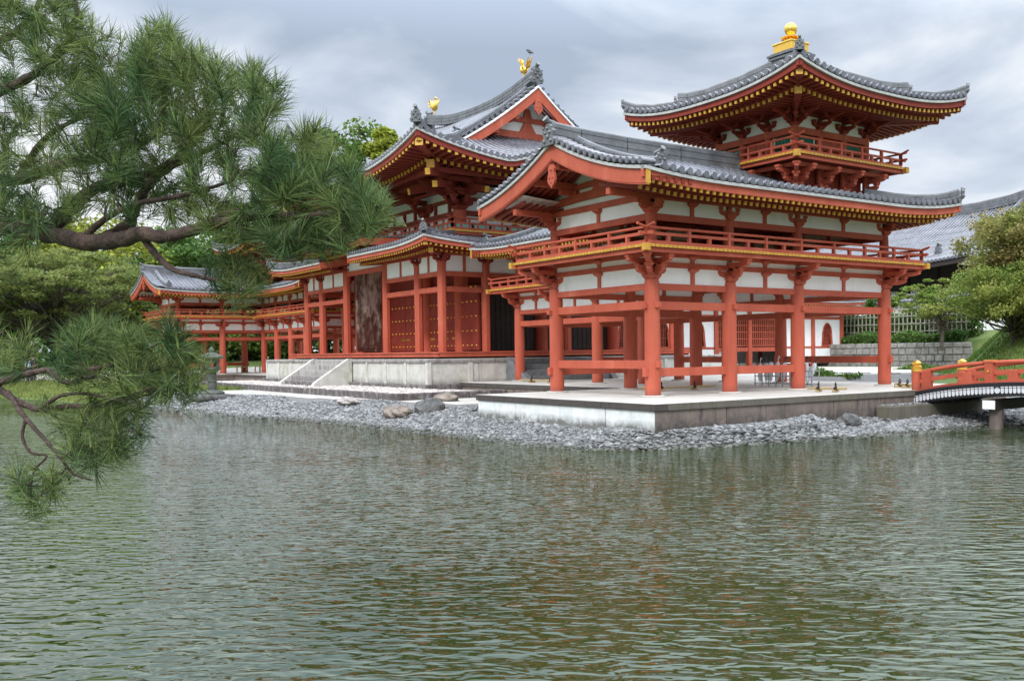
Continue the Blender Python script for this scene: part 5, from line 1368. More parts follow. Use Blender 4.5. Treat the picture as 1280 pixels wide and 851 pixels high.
# stone lantern
T=thing('stone_lantern','grey stone lantern standing on flat rocks at the far beach behind the lower pine bough','stone lantern',(-21.6,-4.2,-.45))
def lat(n,prof,k=8,m_=LANT):
    mb=MB(); mb.lathe((-21.6,-4.2,-.40),prof,k); return mb.build(n,m_,T,bevel=.01)
lat('base',[(.46,0),(.46,.10),(.36,.16),(.27,.2)],8); lat('shaft',[(.17,.2),(.16,.5),(.19,.52),(.16,.55),(.16,.88)],16); lat('platform',[(.2,.88),(.34,1.0),(.34,1.07)],8)
mb=MB()
for a,b in ((-1,-1),(1,-1),(1,1),(-1,1)): mb.box(-21.6+a*.17-.05,-21.6+a*.17+.05,-4.2+b*.17-.05,-4.2+b*.17+.05,.67,.97)
mb.box(-21.78,-21.42,-4.38,-4.02,.95,1.0); mb.build('light_box',LANT,T)
lat('cap',[(.46,1.40),(.48,1.45),(.30,1.56),(.12,1.64)],8); lat('jewel',[(.08,1.62),(.12,1.70),(.09,1.79),(.0,1.86)],12)
mb=MB(); mb.box(-22.4,-20.9,-4.9,-3.5,-.6,-.38); mb.build('flat_rock',ROCK,T,bevel=.08)
# bamboo barriers
def barrier(label,x0,y0,x1,y1,z,seed):
    a=np.array([x0,y0,z+.09]);b=np.array([x1,y1,z+.09]); T=thing('bamboo_barrier',label,'bamboo barrier',tuple((a+b)/2)); T['group']='bamboo barriers on the platforms'
    mb=MB(); n=9; mb.tube([a+(b-a)*t for t in np.linspace(0,1,n)],[.028+.004*(i%2) for i in range(n)],10); mb.build('bamboo_pole',BAMBOO,T,True,sm_ang=50)
    d=(b-a)/np.linalg.norm(b-a); q=np.array([-d[1],d[0],0])
    for t in (.28,.72):
        c=a+(b-a)*t; mb=MB(); mb.beam(c-q*.16+(0,0,-.06),c+q*.16+(0,0,-.06),.06,.05); s_=mb.build('foot',BAMBOO,T)
        mb=MB(); mb.tube([c+(0,0,-.05),c+(0,0,.03)],[.05,.045],10); mb.tube([c+(0,0,.03),c+q*.03+(0,0,.10),c+(0,0,.15),c-q*.03+(0,0,.10),c+(0,0,.03)],.016,6); mb.tube([c-d*.04,c+d*.04],.045,10); mb.build('rope_knot',ROPE,T)
barrier('bamboo barrier pole lying near the right front columns of the near wing',1.1,4.15,2.1,4.45,0,1)
barrier('bamboo barrier pole at the foot of the far right column by the bridge',1.05,7.75,1.95,7.3,0,2)
barrier('bamboo barrier pole at the foot of the grey steps',-12.6,4.1,-10.4,4.5,0,3)
barrier('greenish bamboo barrier pole between the middle columns of the near wing',-2.5,1.6,-2.05,3.9,0,4)
# rack with folded white umbrellas
T=thing('umbrella_rack','low grey metal rack behind the third front column of the near wing, holding white umbrellas','umbrella rack',(-1.8,6.5,0))
RK=mat('grey_rack_metal',(.38,.39,.40),(.30,.31,.32),9,.5)
mb=MB()
for y in (6.35,6.65):
    for z in (.08,.30,.46): mb.cut(); mb.beam((-2.95,y,z),(-.68,y,z),.025,.025)
    for x in np.linspace(-2.93,-.70,9): mb.cut(); mb.beam((x,y,0),(x,y,.46),.022,.022)
for x in np.linspace(-2.93,-.70,9): mb.cut(); mb.beam((x,6.35,.46),(x,6.65,.46),.022,.022)
pieces(mb,'rack_bar',RK,T)
UM=mat('white_umbrella_cloth',(.85,.86,.88),(.66,.69,.78),14,.7)
for i,x in enumerate((-2.85,-2.6,-2.4,-2.15,-1.9,-1.6,-1.3,-1.05,-.85)):
    dx=rng.uniform(-.16,.12) if i<8 else .22; y=6.5+rng.uniform(-.06,.06); b_=np.array([x-dx,y,.04]); t_=np.array([x+dx*.6,y+.05,.86+rng.uniform(-.08,.06)])
    U=thing('folded_umbrella','','umbrella',tuple(b_)); U['label']='white folded umbrella leaning in the low metal rack'; U['group']='white umbrellas in the rack'
    mb=MB(); P=lambda t:b_+(t_-b_)*t; mb.tube([P(.12),P(.2),P(.5),P(.74),P(.8)],[.02,.05,.08,.06,.03],8); mb.build('canopy',UM,U)
    mb=MB(); mb.tube([P(0),P(.14)],.008,6); mb.build('ferrule',DARK,U); mb=MB(); mb.tube([P(.8),P(.95),P(1.0)+(.02,0,0),P(.98)+(.05,0,0),P(.93)+(.05,0,0)],.012,6); mb.build('handle',DARK if i%3 else UM,U)
# benches
for k,(x,y) in enumerate(((-47.7,4.6),(-49.1,6.2))):
    T=thing('wooden_bench','low slatted wooden bench under the far wing, '+('nearer' if k==0 else 'farther')+' of the two','bench',(x,y,0)); T['group']='benches under the far wing'
    mb=MB(); mb.box(x-.6,x+.6,y-.2,y+.2,.36,.41); mb.build('seat',BAMBOO,T)
    for i,j in ((-.52,-.15),(.52,-.15),(.52,.15),(-.52,.15)): mb=MB(); mb.box(x+i-.03,x+i+.03,y+j-.03,y+j+.03,0,.36); mb.build('leg',BAMBOO,T)

# ================================================================== background at the right: wall, fence, temple
def stone_wall():
    T=thing('stone_retaining_wall','grey stone block retaining wall under the lattice fence, behind the near wing','stone wall',(-18,32,0))
    mb=MB(); mb.box(-60,-12.6,32.0,32.5,-.6,1.25); mb.build('backing',EARTH,T)
    P=MB(); z=-.45; row=0
    while z<1.30:
        h=rng.uniform(.33,.42); h=min(h,1.36-z)
        if h<.08: break
        x=-36.0+rng.uniform(0,.3)
        while x<-12.3-.0*z:
            w=rng.uniform(.38,.68); x1=min(x+w,-12.2); g=.015; yo=rng.uniform(-.04,.02); P.cut()
            v=[(x+g,z+g),(x1-g,z+g),(x1-g,z+h-g),(x+g,z+h-g)]; c=.03
            fr=[(x+g+c,31.94+yo,z+g+c),(x1-g-c,31.94+yo,z+g+c),(x1-g-c,31.94+yo,z+h-g-c),(x+g+c,31.94+yo,z+h-g-c)]; bk=[(a,32.0,b) for a,b in v]
            P.add(fr+bk+[(a,32.3,b) for a,b in v],[(0,1,2,3),(4,5,1,0),(5,6,2,1),(6,7,3,2),(7,4,0,3),(7,6,10,11)])
            x=x1
        z+=h; row+=1
    pieces(P,'wall_stone',mat('wall_block_stone',(.17,.165,.155),(.34,.33,.31),2.2,.9,.7,22,c3=(.10,.095,.075),island=.0),T,limit=100)
stone_wall()
def lattice_fence():
    T=thing('lattice_fence','weathered bamboo lattice fence on the bank above the stone retaining wall','fence',(-19,34,1.8))
    m_=mat('old_bamboo_lattice',(.26,.24,.19),(.38,.36,.30),6,.8)
    mb=MB()
    for x in np.arange(-28,-13.6,.30): mb.cut(); mb.beam((x,34,1.6),(x,34,3.55+rng.uniform(-.1,.1)),.055,.05,up=(0,1,0))
    pieces(mb,'upright',m_,T); mb=MB()
    for z in (2.05,2.5,2.95,3.35): mb.cut(); mb.beam((-28,33.96,z),(-13.6,33.96,z),.05,.05)
    pieces(mb,'cross_pole',m_,T)
lattice_fence()
def coped_wall():
    T=thing('white_boundary_wall','white boundary wall with a grey tiled coping, in front of the large temple roof','boundary wall',(-22,38,2))
    mb=MB(); mb.box(-36,-11,38,38.3,1,4.0); mb.build('wall',WHITE,T)
    rf=MB(); zf=lambda x,y,d:3.98+.55*d
    sector(rf,(0,37.6),(1,0),(0,1),-36,-11,lambda s:(0,.55),zf,sp=.25,tr=.06,base=.03); sector(rf,(0,38.7),(1,0),(0,-1),-36,-11,lambda s:(0,.55),zf,sp=.25,tr=.06,base=.03)
    r=rf.build('tiled_coping',TILE,T,True,sm_ang=35); rd=MB(); ridge_beam(rd,[(-36,38.15,4.3),(-11,38.15,4.3)],.2,.14,2,.05); rd.build('ridge',TILED,r)
coped_wall()
def temple():
    T=thing('large_temple','large temple with a broad grey tiled roof behind the boundary wall at the right','temple building',(-28,48,2))
    zf=lambda x,y,d:6.35+4.15*gfun(max(0,d)/8.,.72)+.5*max(0,(x+24)/8.)**2*(1 if x>-24 else 0)*(.4+.6*max(0,1-d/8))+.55*max(0,(x+22)/6.)**2*(d/8)
    rf=MB(); eb=MB()
    sector(rf,(0,39.8),(1,0),(0,1),-52,-17.3,lambda s:(0,8.),zf,sp=.30,seg=1.0,tr=.085); sector(rf,(0,55.8),(1,0),(0,-1),-52,-17.3,lambda s:(0,8.),zf,sp=.6,seg=2,tr=.085)
    edge_strip(eb,(0,39.8),(1,0),(0,1),-52,-17.2,zf,-.25,-.002,.05,.2,0)
    r=rf.build('roof',TILE,T,True,sm_ang=35); eb.build('eave_board',DARK,r)
    rd=MB(); ridge_beam(rd,[(-52,47.8,10.5),(-26,47.8,10.5),(-22,47.8,10.55),(-19.5,47.8,10.75),(-17.4,47.8,11.15)],.45,.62,6,.1); rd.cut()
    pts=[(-18.4,39.8+8-.3-7*k/8,zf(-18.4,0,7.7-7*k/8)+.14) for k in range(9)]; ridge_beam(rd,pts,.35,.3,4,.08); pieces(rd,'ridge',TILED,r)
    on=MB(); oni(on,(-17.35,47.8,11.1),(1,0),1.4,False); on.cut(); oni(on,(-18.4,40.5,zf(-18.4,0,.6)+.2),(0,-1),1.0); on.cut(); oni(on,(-20.8,41.4,zf(-20.8,0,1.6)+.15),(0,-1),1.1); pieces(on,'ridge_end_tile',TILED,r)
    mb=MB(); mb.box(-50,-19,42.5,53,1.5,6.9); mb.build('wall',DARK,T)
    mb=MB()
    for x in np.arange(-48,-19,2.4): mb.cut(); mb.box(x-.12,x+.12,42.3,42.5,1.5,6.4)
    pieces(mb,'post',DARK,T)
    mb=MB()
    for x in np.arange(-47.2,-20,2.4): mb.cut(); mb.box(x-.55,x+.75,42.44,42.48,3.0,5.0)
    pieces(mb,'paper_screen',WHITE,T)
    mb=MB()
    for x in np.arange(-47.2,-20,2.4):
        mb.cut()
        for k in range(7): mb.box(x-.55+.2*k,x-.53+.2*k,42.41,42.44,3,5)
    pieces(mb,'screen_lattice',DARK,T)
    mb=MB(); mb.prism([(40.3,6.3),(47.8,10.4),(55.3,6.3)],'x',-18.6,-18.4); mb.build('gable_end',WHITE,T)
temple()

# ================================================================== foliage
def cards(centres,normals_rand,size,rngl,aspect=.62):
    n=len(centres); a=rngl.normal(size=(n,3)); a/=np.linalg.norm(a,axis=1)[:,None]; b=rngl.normal(size=(n,3)); b-=a*(a*b).sum(1)[:,None]; b/=np.linalg.norm(b,axis=1)[:,None]
    if normals_rand<1:   # flatten leaves toward horizontal layers
        a[:,2]*=normals_rand; a/=np.linalg.norm(a,axis=1)[:,None]; b[:,2]*=normals_rand; b/=np.linalg.norm(b,axis=1)[:,None]
    s=np.asarray(size)[:,None]; V=np.stack([centres-a*s,centres-b*s*aspect,centres+a*s,centres+b*s*aspect],1)
    return V.reshape(-1,3),np.arange(4*n).reshape(n,4)
def tree(name,label,cat,base,h,rad,m_,seed,nl=9000,leaf=.10,clumps=60,trunk=.18,flat=.5,crown0=.35,group=None,shape='round',tilt=0,bark=None,clump=.22):
    r=np.random.default_rng(seed); bx,by,bz=base; T=thing(name,label,cat,base,group)
    # clump centres inside an uneven crown
    C=[]
    while len(C)<clumps:
        p=r.uniform(-1,1,3); rr=np.linalg.norm(p)
        if rr>1 or rr<.35: continue
        if shape=='cone': p[:2]*=.25+.75*(1-(p[2]+1)/2)
        if shape=='spread': p[2]=p[2]*.9+.1*r.normal(); p[:2]*=1.0+.15*r.normal()
        C.append(p)
    C=np.array(C); cz=bz+h*(crown0+1)/2; ch=h*(1-crown0)/2
    CC=np.stack([bx+tilt+C[:,0]*rad,by+C[:,1]*rad,cz+C[:,2]*ch*.92],1)
    mb=MB(); top=np.array([bx+tilt*.8,by,bz+h*.8]); tp=[np.array([bx,by,bz-.3]),np.array([bx+.03*h*r.normal(),by,bz+h*.22]),np.array([bx+tilt*.4+.04*h*r.normal()*.5,by+.03*h*r.normal(),bz+h*.5]),top]
    mb.tube(tp,[trunk*1.25,trunk*.85,trunk*.5,trunk*.1],10)
    for c in CC:
        t=np.clip((c[2]-bz)/h*.62,.18,.72); k=min(int(t*3),2); f=t*3-k; p0=tp[k]+(tp[k+1]-tp[k])*f; md=(p0+c)/2+np.array([0,0,.06*h])*r.uniform(-.4,1)+r.normal(size=3)*.05*rad
        w=trunk*.30*(1-t*.5); mb.tube([p0,md,c],[w,w*.55,w*.15],5)
    mb.build('trunk',bark or BARK2,T,True)
    per=nl//len(CC); P=[]
    for c in CC:
        s=rad*clump*r.uniform(.7,1.35); q=r.normal(size=(per,3)); q/=np.linalg.norm(q,axis=1)[:,None]; q*=(r.random(per)**.5)[:,None]; q*=np.array([s,s,s*flat]); P.append(c+q)
    P=np.vstack(P); V,F=cards(P,.8,r.uniform(.6,1.3,len(P))*leaf,r)
    fastmesh('crown',V,F,m_,parent=T); return T
# maples at the right, on the grass mound
tree('maple_tree','large maple with greenish-brown leaves at the right edge, in front of the temple roof','maple tree',(-3.6,23,1.9),5.4,3.6,LF_MAPLER,11,42000,.07,260,.16,.6,.22,shape='spread',tilt=.9,clump=.16)
tree('maple_tree','fresh green maple leaning low over the grass mound at the right edge','maple tree',(-3.3,21.0,1.2),3.4,3.2,LF_MAPLE,12,36000,.06,220,.12,.55,.12,shape='spread',tilt=1.0,clump=.17)
tree('maple_tree','small pale green maple in front of the lattice fence','maple tree',(-13.6,31.2,1.2),3.7,2.3,LF_MAPLE,13,10000,.07,80,.10,.30,.30,shape='spread',clump=.17)
tree('garden_tree','slim green shrub-like tree between the temple roof and the wing eave','garden tree',(-21.5,36.4,1.9),3.3,1.2,LF_MID,14,5000,.09,22,.07,.6,.3)
def hedge(name,label,x0,x1,y0,y1,z0,z1,m_,seed,n,leaf,cat='hedge'):
    r=np.random.default_rng(seed); P=np.stack([r.uniform(x0,x1,n),r.uniform(y0,y1,n),r.uniform(z0,z1,n)],1)
    f=r.random(n); P[:,2]=np.where(f<.3,z1+r.normal(size=n)*.05,P[:,2]); P[:,1]=np.where(f>.5,y0+r.normal(size=n)*.05,P[:,1]); P[:,2]+=.12*np.sin(P[:,0]*2.1)*((P[:,2]-z0)/(z1-z0))
    V,F=cards(P,1,r.uniform(.6,1.3,n)*leaf,r); T=thing(name,label,cat,((x0+x1)/2,(y0+y1)/2,z0)); fastmesh('leaves',V,F,m_,parent=T)
    mb=MB()
    for x in np.arange(x0+.2,x1,.6): mb.tube([(x,(y0+y1)/2,z0-.1),(x+.05,(y0+y1)/2,z0+(z1-z0)*.8)],.025,5)
    mb.build('stems',BARK2,T); return T
hedge('clipped_hedge','tall clipped dark green hedge behind the right part of the lattice fence',-17.2,-13.3,34.3,35.2,1.6,3.75,LF_DARK,21,14000,.08)
hedge('clipped_hedge','lower dark hedge behind the left part of the lattice fence',-28,-17.3,34.3,35.2,1.6,3.05,LF_DARK,27,20000,.09)
hedge('low_hedge','dark green plants along the foot of the lattice fence',-28,-13.5,33.0,33.8,1.3,1.85,LF_DARK,22,16000,.08)
hedge('low_hedge','green bushes at the foot of the stone wall beside the tail corridor',-12.5,-9.0,25.6,26.2,-.3,.08,LF_MID,23,5000,.06)
q0,q1=gp(1018,478,-.25),gp(1064,480,-.25); FX=(min(q0[0],q1[0]),max(q0[0],q1[0]),(q0[1]+q1[1])/2-.4,(q0[1]+q1[1])/2+.4)
hedge('low_hedge','bright green fern clump behind the umbrella rack',*FX,-.35,.12,LF_MID,24,3500,.06)
hedge('low_hedge','small dark shrubs under the arched bridge on the stony bank',4.0,6.8,10.2,11.0,-.75,-.35,LF_DARK,25,3500,.06)
T=thing('low_stone_edging','low rough stone edging of the garden path, behind the near wing','stone edging',(-11,18.5,0))
mb=MB(); x=-17
while x<-5.2:
    w=rng.uniform(.3,.6); mb.cut(); mb.box(x,x+w-.03,18.3+rng.uniform(-.05,.05),18.7,-.5,.04+rng.uniform(-.05,.06)); x+=w
pieces(mb,'edging_stone',mat('rough_edging',(.16,.155,.14),(.33,.32,.29),4,.9,.6,20),T,bevel=.03)
mb=MB(); mb.add([(-34,27.0,-.01),(-8,27.0,-.01),(-8,31.6,-.01),(-34,31.6,-.01)],[(0,1,2,3)]); tag(mb.build('garden_path',ST_FLOOR),kind='structure')
# left bank: path, big maple, woods
pts=[(-53.5,-12),(-53,-6),(-52,-2),(-51.6,3),(-54,12)]
P=MB(); P.grid([[(x-1.3,y,float(height(np.array([x-1.3]),np.array([y]))[0])+.03),(x+.9,y+.2,float(height(np.array([x+.9]),np.array([y+.2]))[0])+.04)] for x,y in pts]); tag(P.build('bank_path',SAND),kind='structure')
D=lambda u,v,d:at(u,v,d)
tree('maple_tree','broad dull green maple spreading over the left bank beyond the pond','maple tree',(-57.5,-4.6,.7),8.2,6.6,LF_OLIVE,31,34000,.11,280,.34,.26,.26,shape='spread',clump=.12)
tree('maple_tree','second dull green maple at the far left edge, lower than its neighbour','maple tree',(-56,-11.5,.7),7.2,5.2,LF_OLIVE,32,22000,.11,180,.28,.26,.26,shape='spread',clump=.13)
TP=lambda u,d:(float(at(u,440,d)[0]),float(at(u,440,d)[1]))
woods=[('bright yellow-green tree above the big maple on the left bank',(-68,1.5,.7),12.0,6.0,LF_YEL),
('dark evergreen tree close behind the gable of the far wing',(-64,6,.5),11.5,4.4,LF_DARK),
('dark evergreen tree right behind the far wing roof',(-64,12,.5),12.8,5.2,LF_DARK),
('mid green broadleaf tree behind the middle of the far wing roof',(-68,18,.5),14.5,6.2,LF_MID),
('tall dark tree rising between the far wing and the central hall',(-66,26,.5),16.,6.0,LF_DARK),
('tall mid green tree showing left of the central hall roof',(-62,22,.5),16.0,5.5,LF_MID),
('rounded green tree top just left of the central hall eave',(*TP(440,104),.5),26.0,4.8,LF_MID),
('small bright green tree top above the hall eave corner',(*TP(489,100),.5),24.6,2.6,LF_YEL),
('mid green tree filling the sky gap above the far wing ridge',(*TP(265,96),.5),14.2,6.5,LF_MID),
('dark green tree above the far wing gable',(*TP(205,90),.5),12.6,6.0,LF_DARK),
('dark tree above the far corridor roof beside the hall',(*TP(330,98),.5),15.5,6.5,LF_DARK),
('tall dark tree behind the big maple on the left bank',(-72,-5,.7),13.0,6.5,LF_DARK),
('mid green tree at the far left behind the pine bough',(-75,-14,.7),13,7,LF_MID),
('shadowy green tree far behind the central hall posts',(-50,22,.4),8,4.5,LF_DARK),
('low bushy green tree seen under the far wing floor',(-57,8,.5),4.2,3.6,LF_MID),
('low leafy tree seen between the posts of the far corridor',(-52,17,.4),5,4,LF_MID)]
for i,(lb,b,h,r_,m_) in enumerate(woods): tree('background_tree',lb,'tree',b,h,r_,m_,50+i,30000 if h>22 else 14000,.24 if h>22 else .17,80,.25,.6,.12,clump=.42 if h>22 else .26)
r=np.random.default_rng(5); P=[]
for i in range(260):
    c=np.array([r.uniform(-150,-78),r.uniform(-60,80),0]); c[2]=r.uniform(.5,9+.06*abs(c[0]+78))
    if i>=150: c=np.array([r.uniform(-76,-66),r.uniform(-40,60),r.uniform(1,5.5)])
    if i>=215: c=np.array([r.uniform(-66,-30),r.uniform(38,46),r.uniform(.5,5)])
    s=r.uniform(2.5,5); q=r.normal(size=(320,3)); q/=np.linalg.norm(q,axis=1)[:,None]; P.append(c+q*s*np.array([1,1,.8]))
V,F=cards(np.vstack(P),1,r.uniform(.22,.45,260*320),r); o=fastmesh('far_wood',V,F,LF_DARK); tag(o,'dense far wood beyond the left bank','wood',kind='stuff')
hedge('bank_hedge','low green hedge along the left bank below the big maple',-56,-54.5,-14,6,.6,1.3,LF_DARK,41,12000,.1)

# ================================================================== people on the far bank
def person(label,loc,yaw,top,legs,skin=(.55,.36,.26),hair=(.02,.015,.012),arm=0,bag=None,seed=0):
    T=thing('person',label,'person',loc); x0,y0,z0=loc
    c,s=math.cos(yaw),math.sin(yaw); Wd=lambda p:(x0+p[0]*c-p[1]*s,y0+p[0]*s+p[1]*c,z0+p[2])
    J={'pel':(0,0,.92,.13),'ch':(0,0,1.25,.14),'nk':(0,0,1.42,.06),'hd':(0,.01,1.55,.095),'ht':(0,.01,1.66,.07),
       'ls':(-.17,0,1.36,.06),'le':(-.22,.02,1.10,.045),'lw':(-.20,.10,.88,.032),'lh':(-.19,.13,.80,.03),'rs':(.17,0,1.36,.06),'re':(.22,.02,1.12,.045),'rw':(.18,.12+arm*.2,.92+arm*.35,.032),'rh':(.17,.16+arm*.22,.88+arm*.42,.03),
       'lp':(-.09,0,.86,.09),'lk':(-.10,.05,.48,.065),'la':(-.10,-.02,.09,.045),'lf':(-.10,.13,.04,.035),'rp':(.09,0,.86,.09),'rk':(.10,-.02,.48,.065),'ra':(.10,-.10,.09,.045),'rf':(.10,.05,.04,.035)}
    E=[('pel','ch'),('ch','nk'),('nk','hd'),('hd','ht'),('ch','ls'),('ls','le'),('le','lw'),('lw','lh'),('ch','rs'),('rs','re'),('re','rw'),('rw','rh'),('pel','lp'),('lp','lk'),('lk','la'),('la','lf'),('pel','rp'),('rp','rk'),('rk','ra'),('ra','rf')]
    def skin_mesh(name,keys,extra,m_):
        ks=[k for k in J if k in keys]; me=bpy.data.meshes.new(name); L=[np.array(Wd(J[k][:3]))-np.array(loc) for k in ks]
        me.from_pydata([tuple(v) for v in L],[(ks.index(a),ks.index(b)) for a,b in E if a in ks and b in ks],[])
        o=bpy.data.objects.new(name,me); COL.objects.link(o); o.parent=T; sk=o.modifiers.new('skin','SKIN')
        for i,k in enumerate(ks): me.skin_vertices[0].data[i].radius=(J[k][3]+extra,)*2
        me.skin_vertices[0].data[0].use_root=True; sb=o.modifiers.new('smooth','SUBSURF'); sb.levels=1; sb.render_levels=1; me.materials.append(m_); return o
    body=skin_mesh('body',list(J),0,mat('skin_tone',skin))
    skin_mesh('top',('pel','ch','ls','le','rs','re'),.02,mat('top_cloth',top,tuple(t*.7 for t in top),6,.85)); skin_mesh('trousers',('pel','lp','lk','la','rp','rk','ra'),.018,mat('trouser_cloth',legs))
    hb_=MB(); hb_.lathe(Wd((0,-.01,1.53)),[(.075,0),(.112,.05),(.113,.10),(.09,.15),(.03,.18)],12); hb_.build('hair',mat('hair',hair),T,True)
    f=MB(); f.tube([Wd((0,.09,1.555)),Wd((0,.118,1.535))],[.018,.01],6); 
    for q in (-.035,.035): f.tube([Wd((q,.085,1.58)),Wd((q,.098,1.58))],.011,6)
    f.tube([Wd((-.025,.092,1.495)),Wd((.025,.092,1.495))],.007,6); f.build('face',mat('face_tone',tuple(k*.6 for k in skin)),T)
    if bag:
        b=MB(); p=Wd((0,-.2,1.15)); b.tube([(p[0],p[1],p[2]-.2),(p[0],p[1],p[2]),(p[0],p[1],p[2]+.2)],[.12,.16,.1],10); b.build('backpack',mat('backpack_cloth',bag),T,True)
    return T
def gnd(x,y): return float(height(np.array([x]),np.array([y]))[0])
for lb,(u,d),yw,tp,lg,bg in (('person in dark blue with a pale backpack under the left maple',(36,60),1.2,(.03,.04,.09),(.03,.03,.04),(.5,.62,.72)),
   ('person in dark clothes beside the one with the pale backpack',(41,60.6),1.0,(.02,.025,.05),(.05,.05,.06),None),
   ('person in a white top and dark trousers walking on the far bank',(167,61),2.6,(.70,.70,.68),(.05,.04,.04),None),
   ('person in a light blue shirt near the far wing gable',(191,61),2.2,(.35,.48,.58),(.25,.33,.42),None),
   ('person in dark clothes just right of the one in light blue',(198,62),2.0,(.04,.035,.05),(.04,.04,.05),None),
   ('person in blue trousers standing behind the far wing columns',(262,66),3.0,(.55,.55,.55),(.08,.17,.33),None)):
    q=at(u,440,d); z=gnd(q[0],q[1]); person(lb,(q[0],q[1],z),yw,tp,lg,bag=bg)

# grass on the mound and the left bank
def blades(name,label,P,s,seed,m_):
    r=np.random.default_rng(seed); n=len(P); d=np.stack([r.normal(size=n)*.4,r.normal(size=n)*.4,np.ones(n)],1); d/=np.linalg.norm(d,axis=1)[:,None]; a=r.uniform(0,PI,n); w=np.stack([np.cos(a),np.sin(a),np.zeros(n)],1)
    s=s*r.uniform(.5,1.4,n)[:,None]; V=np.stack([P-w*s*.22,P+w*s*.22,P+d*s],1); o=fastmesh(name,V.reshape(-1,3),np.arange(3*n).reshape(n,3),m_); return tag(o,label,'grass',kind='stuff')
n=90000; x=rng.uniform(-15,3,n); y=rng.uniform(14.5,32.0,n); k=x>-12.3-.69*(y-27.5); x,y=x[k],y[k]; z=height(x,y); k=z>-.1; dn=np.sin(x*1.7)*np.cos(y*1.3)+rng.normal(size=len(x))*.7>-.5; k&=dn
blades('mound_grass','short green grass on the mound at the right beyond the bridge',np.stack([x,y,z-.01],1)[k],.11,61,LF_MID)
n=60000; x=rng.uniform(-60,-28,n); y=rng.uniform(-16,2,n); d=shore_dist(x,y); k=(d>0.05)&((x<-50)|(d<6.5)); z=height(x,y)
blades('bank_grass','rough grass on the far left bank down to the water',np.stack([x,y,z-.01],1)[k],.16,62,LF_OLIVE)

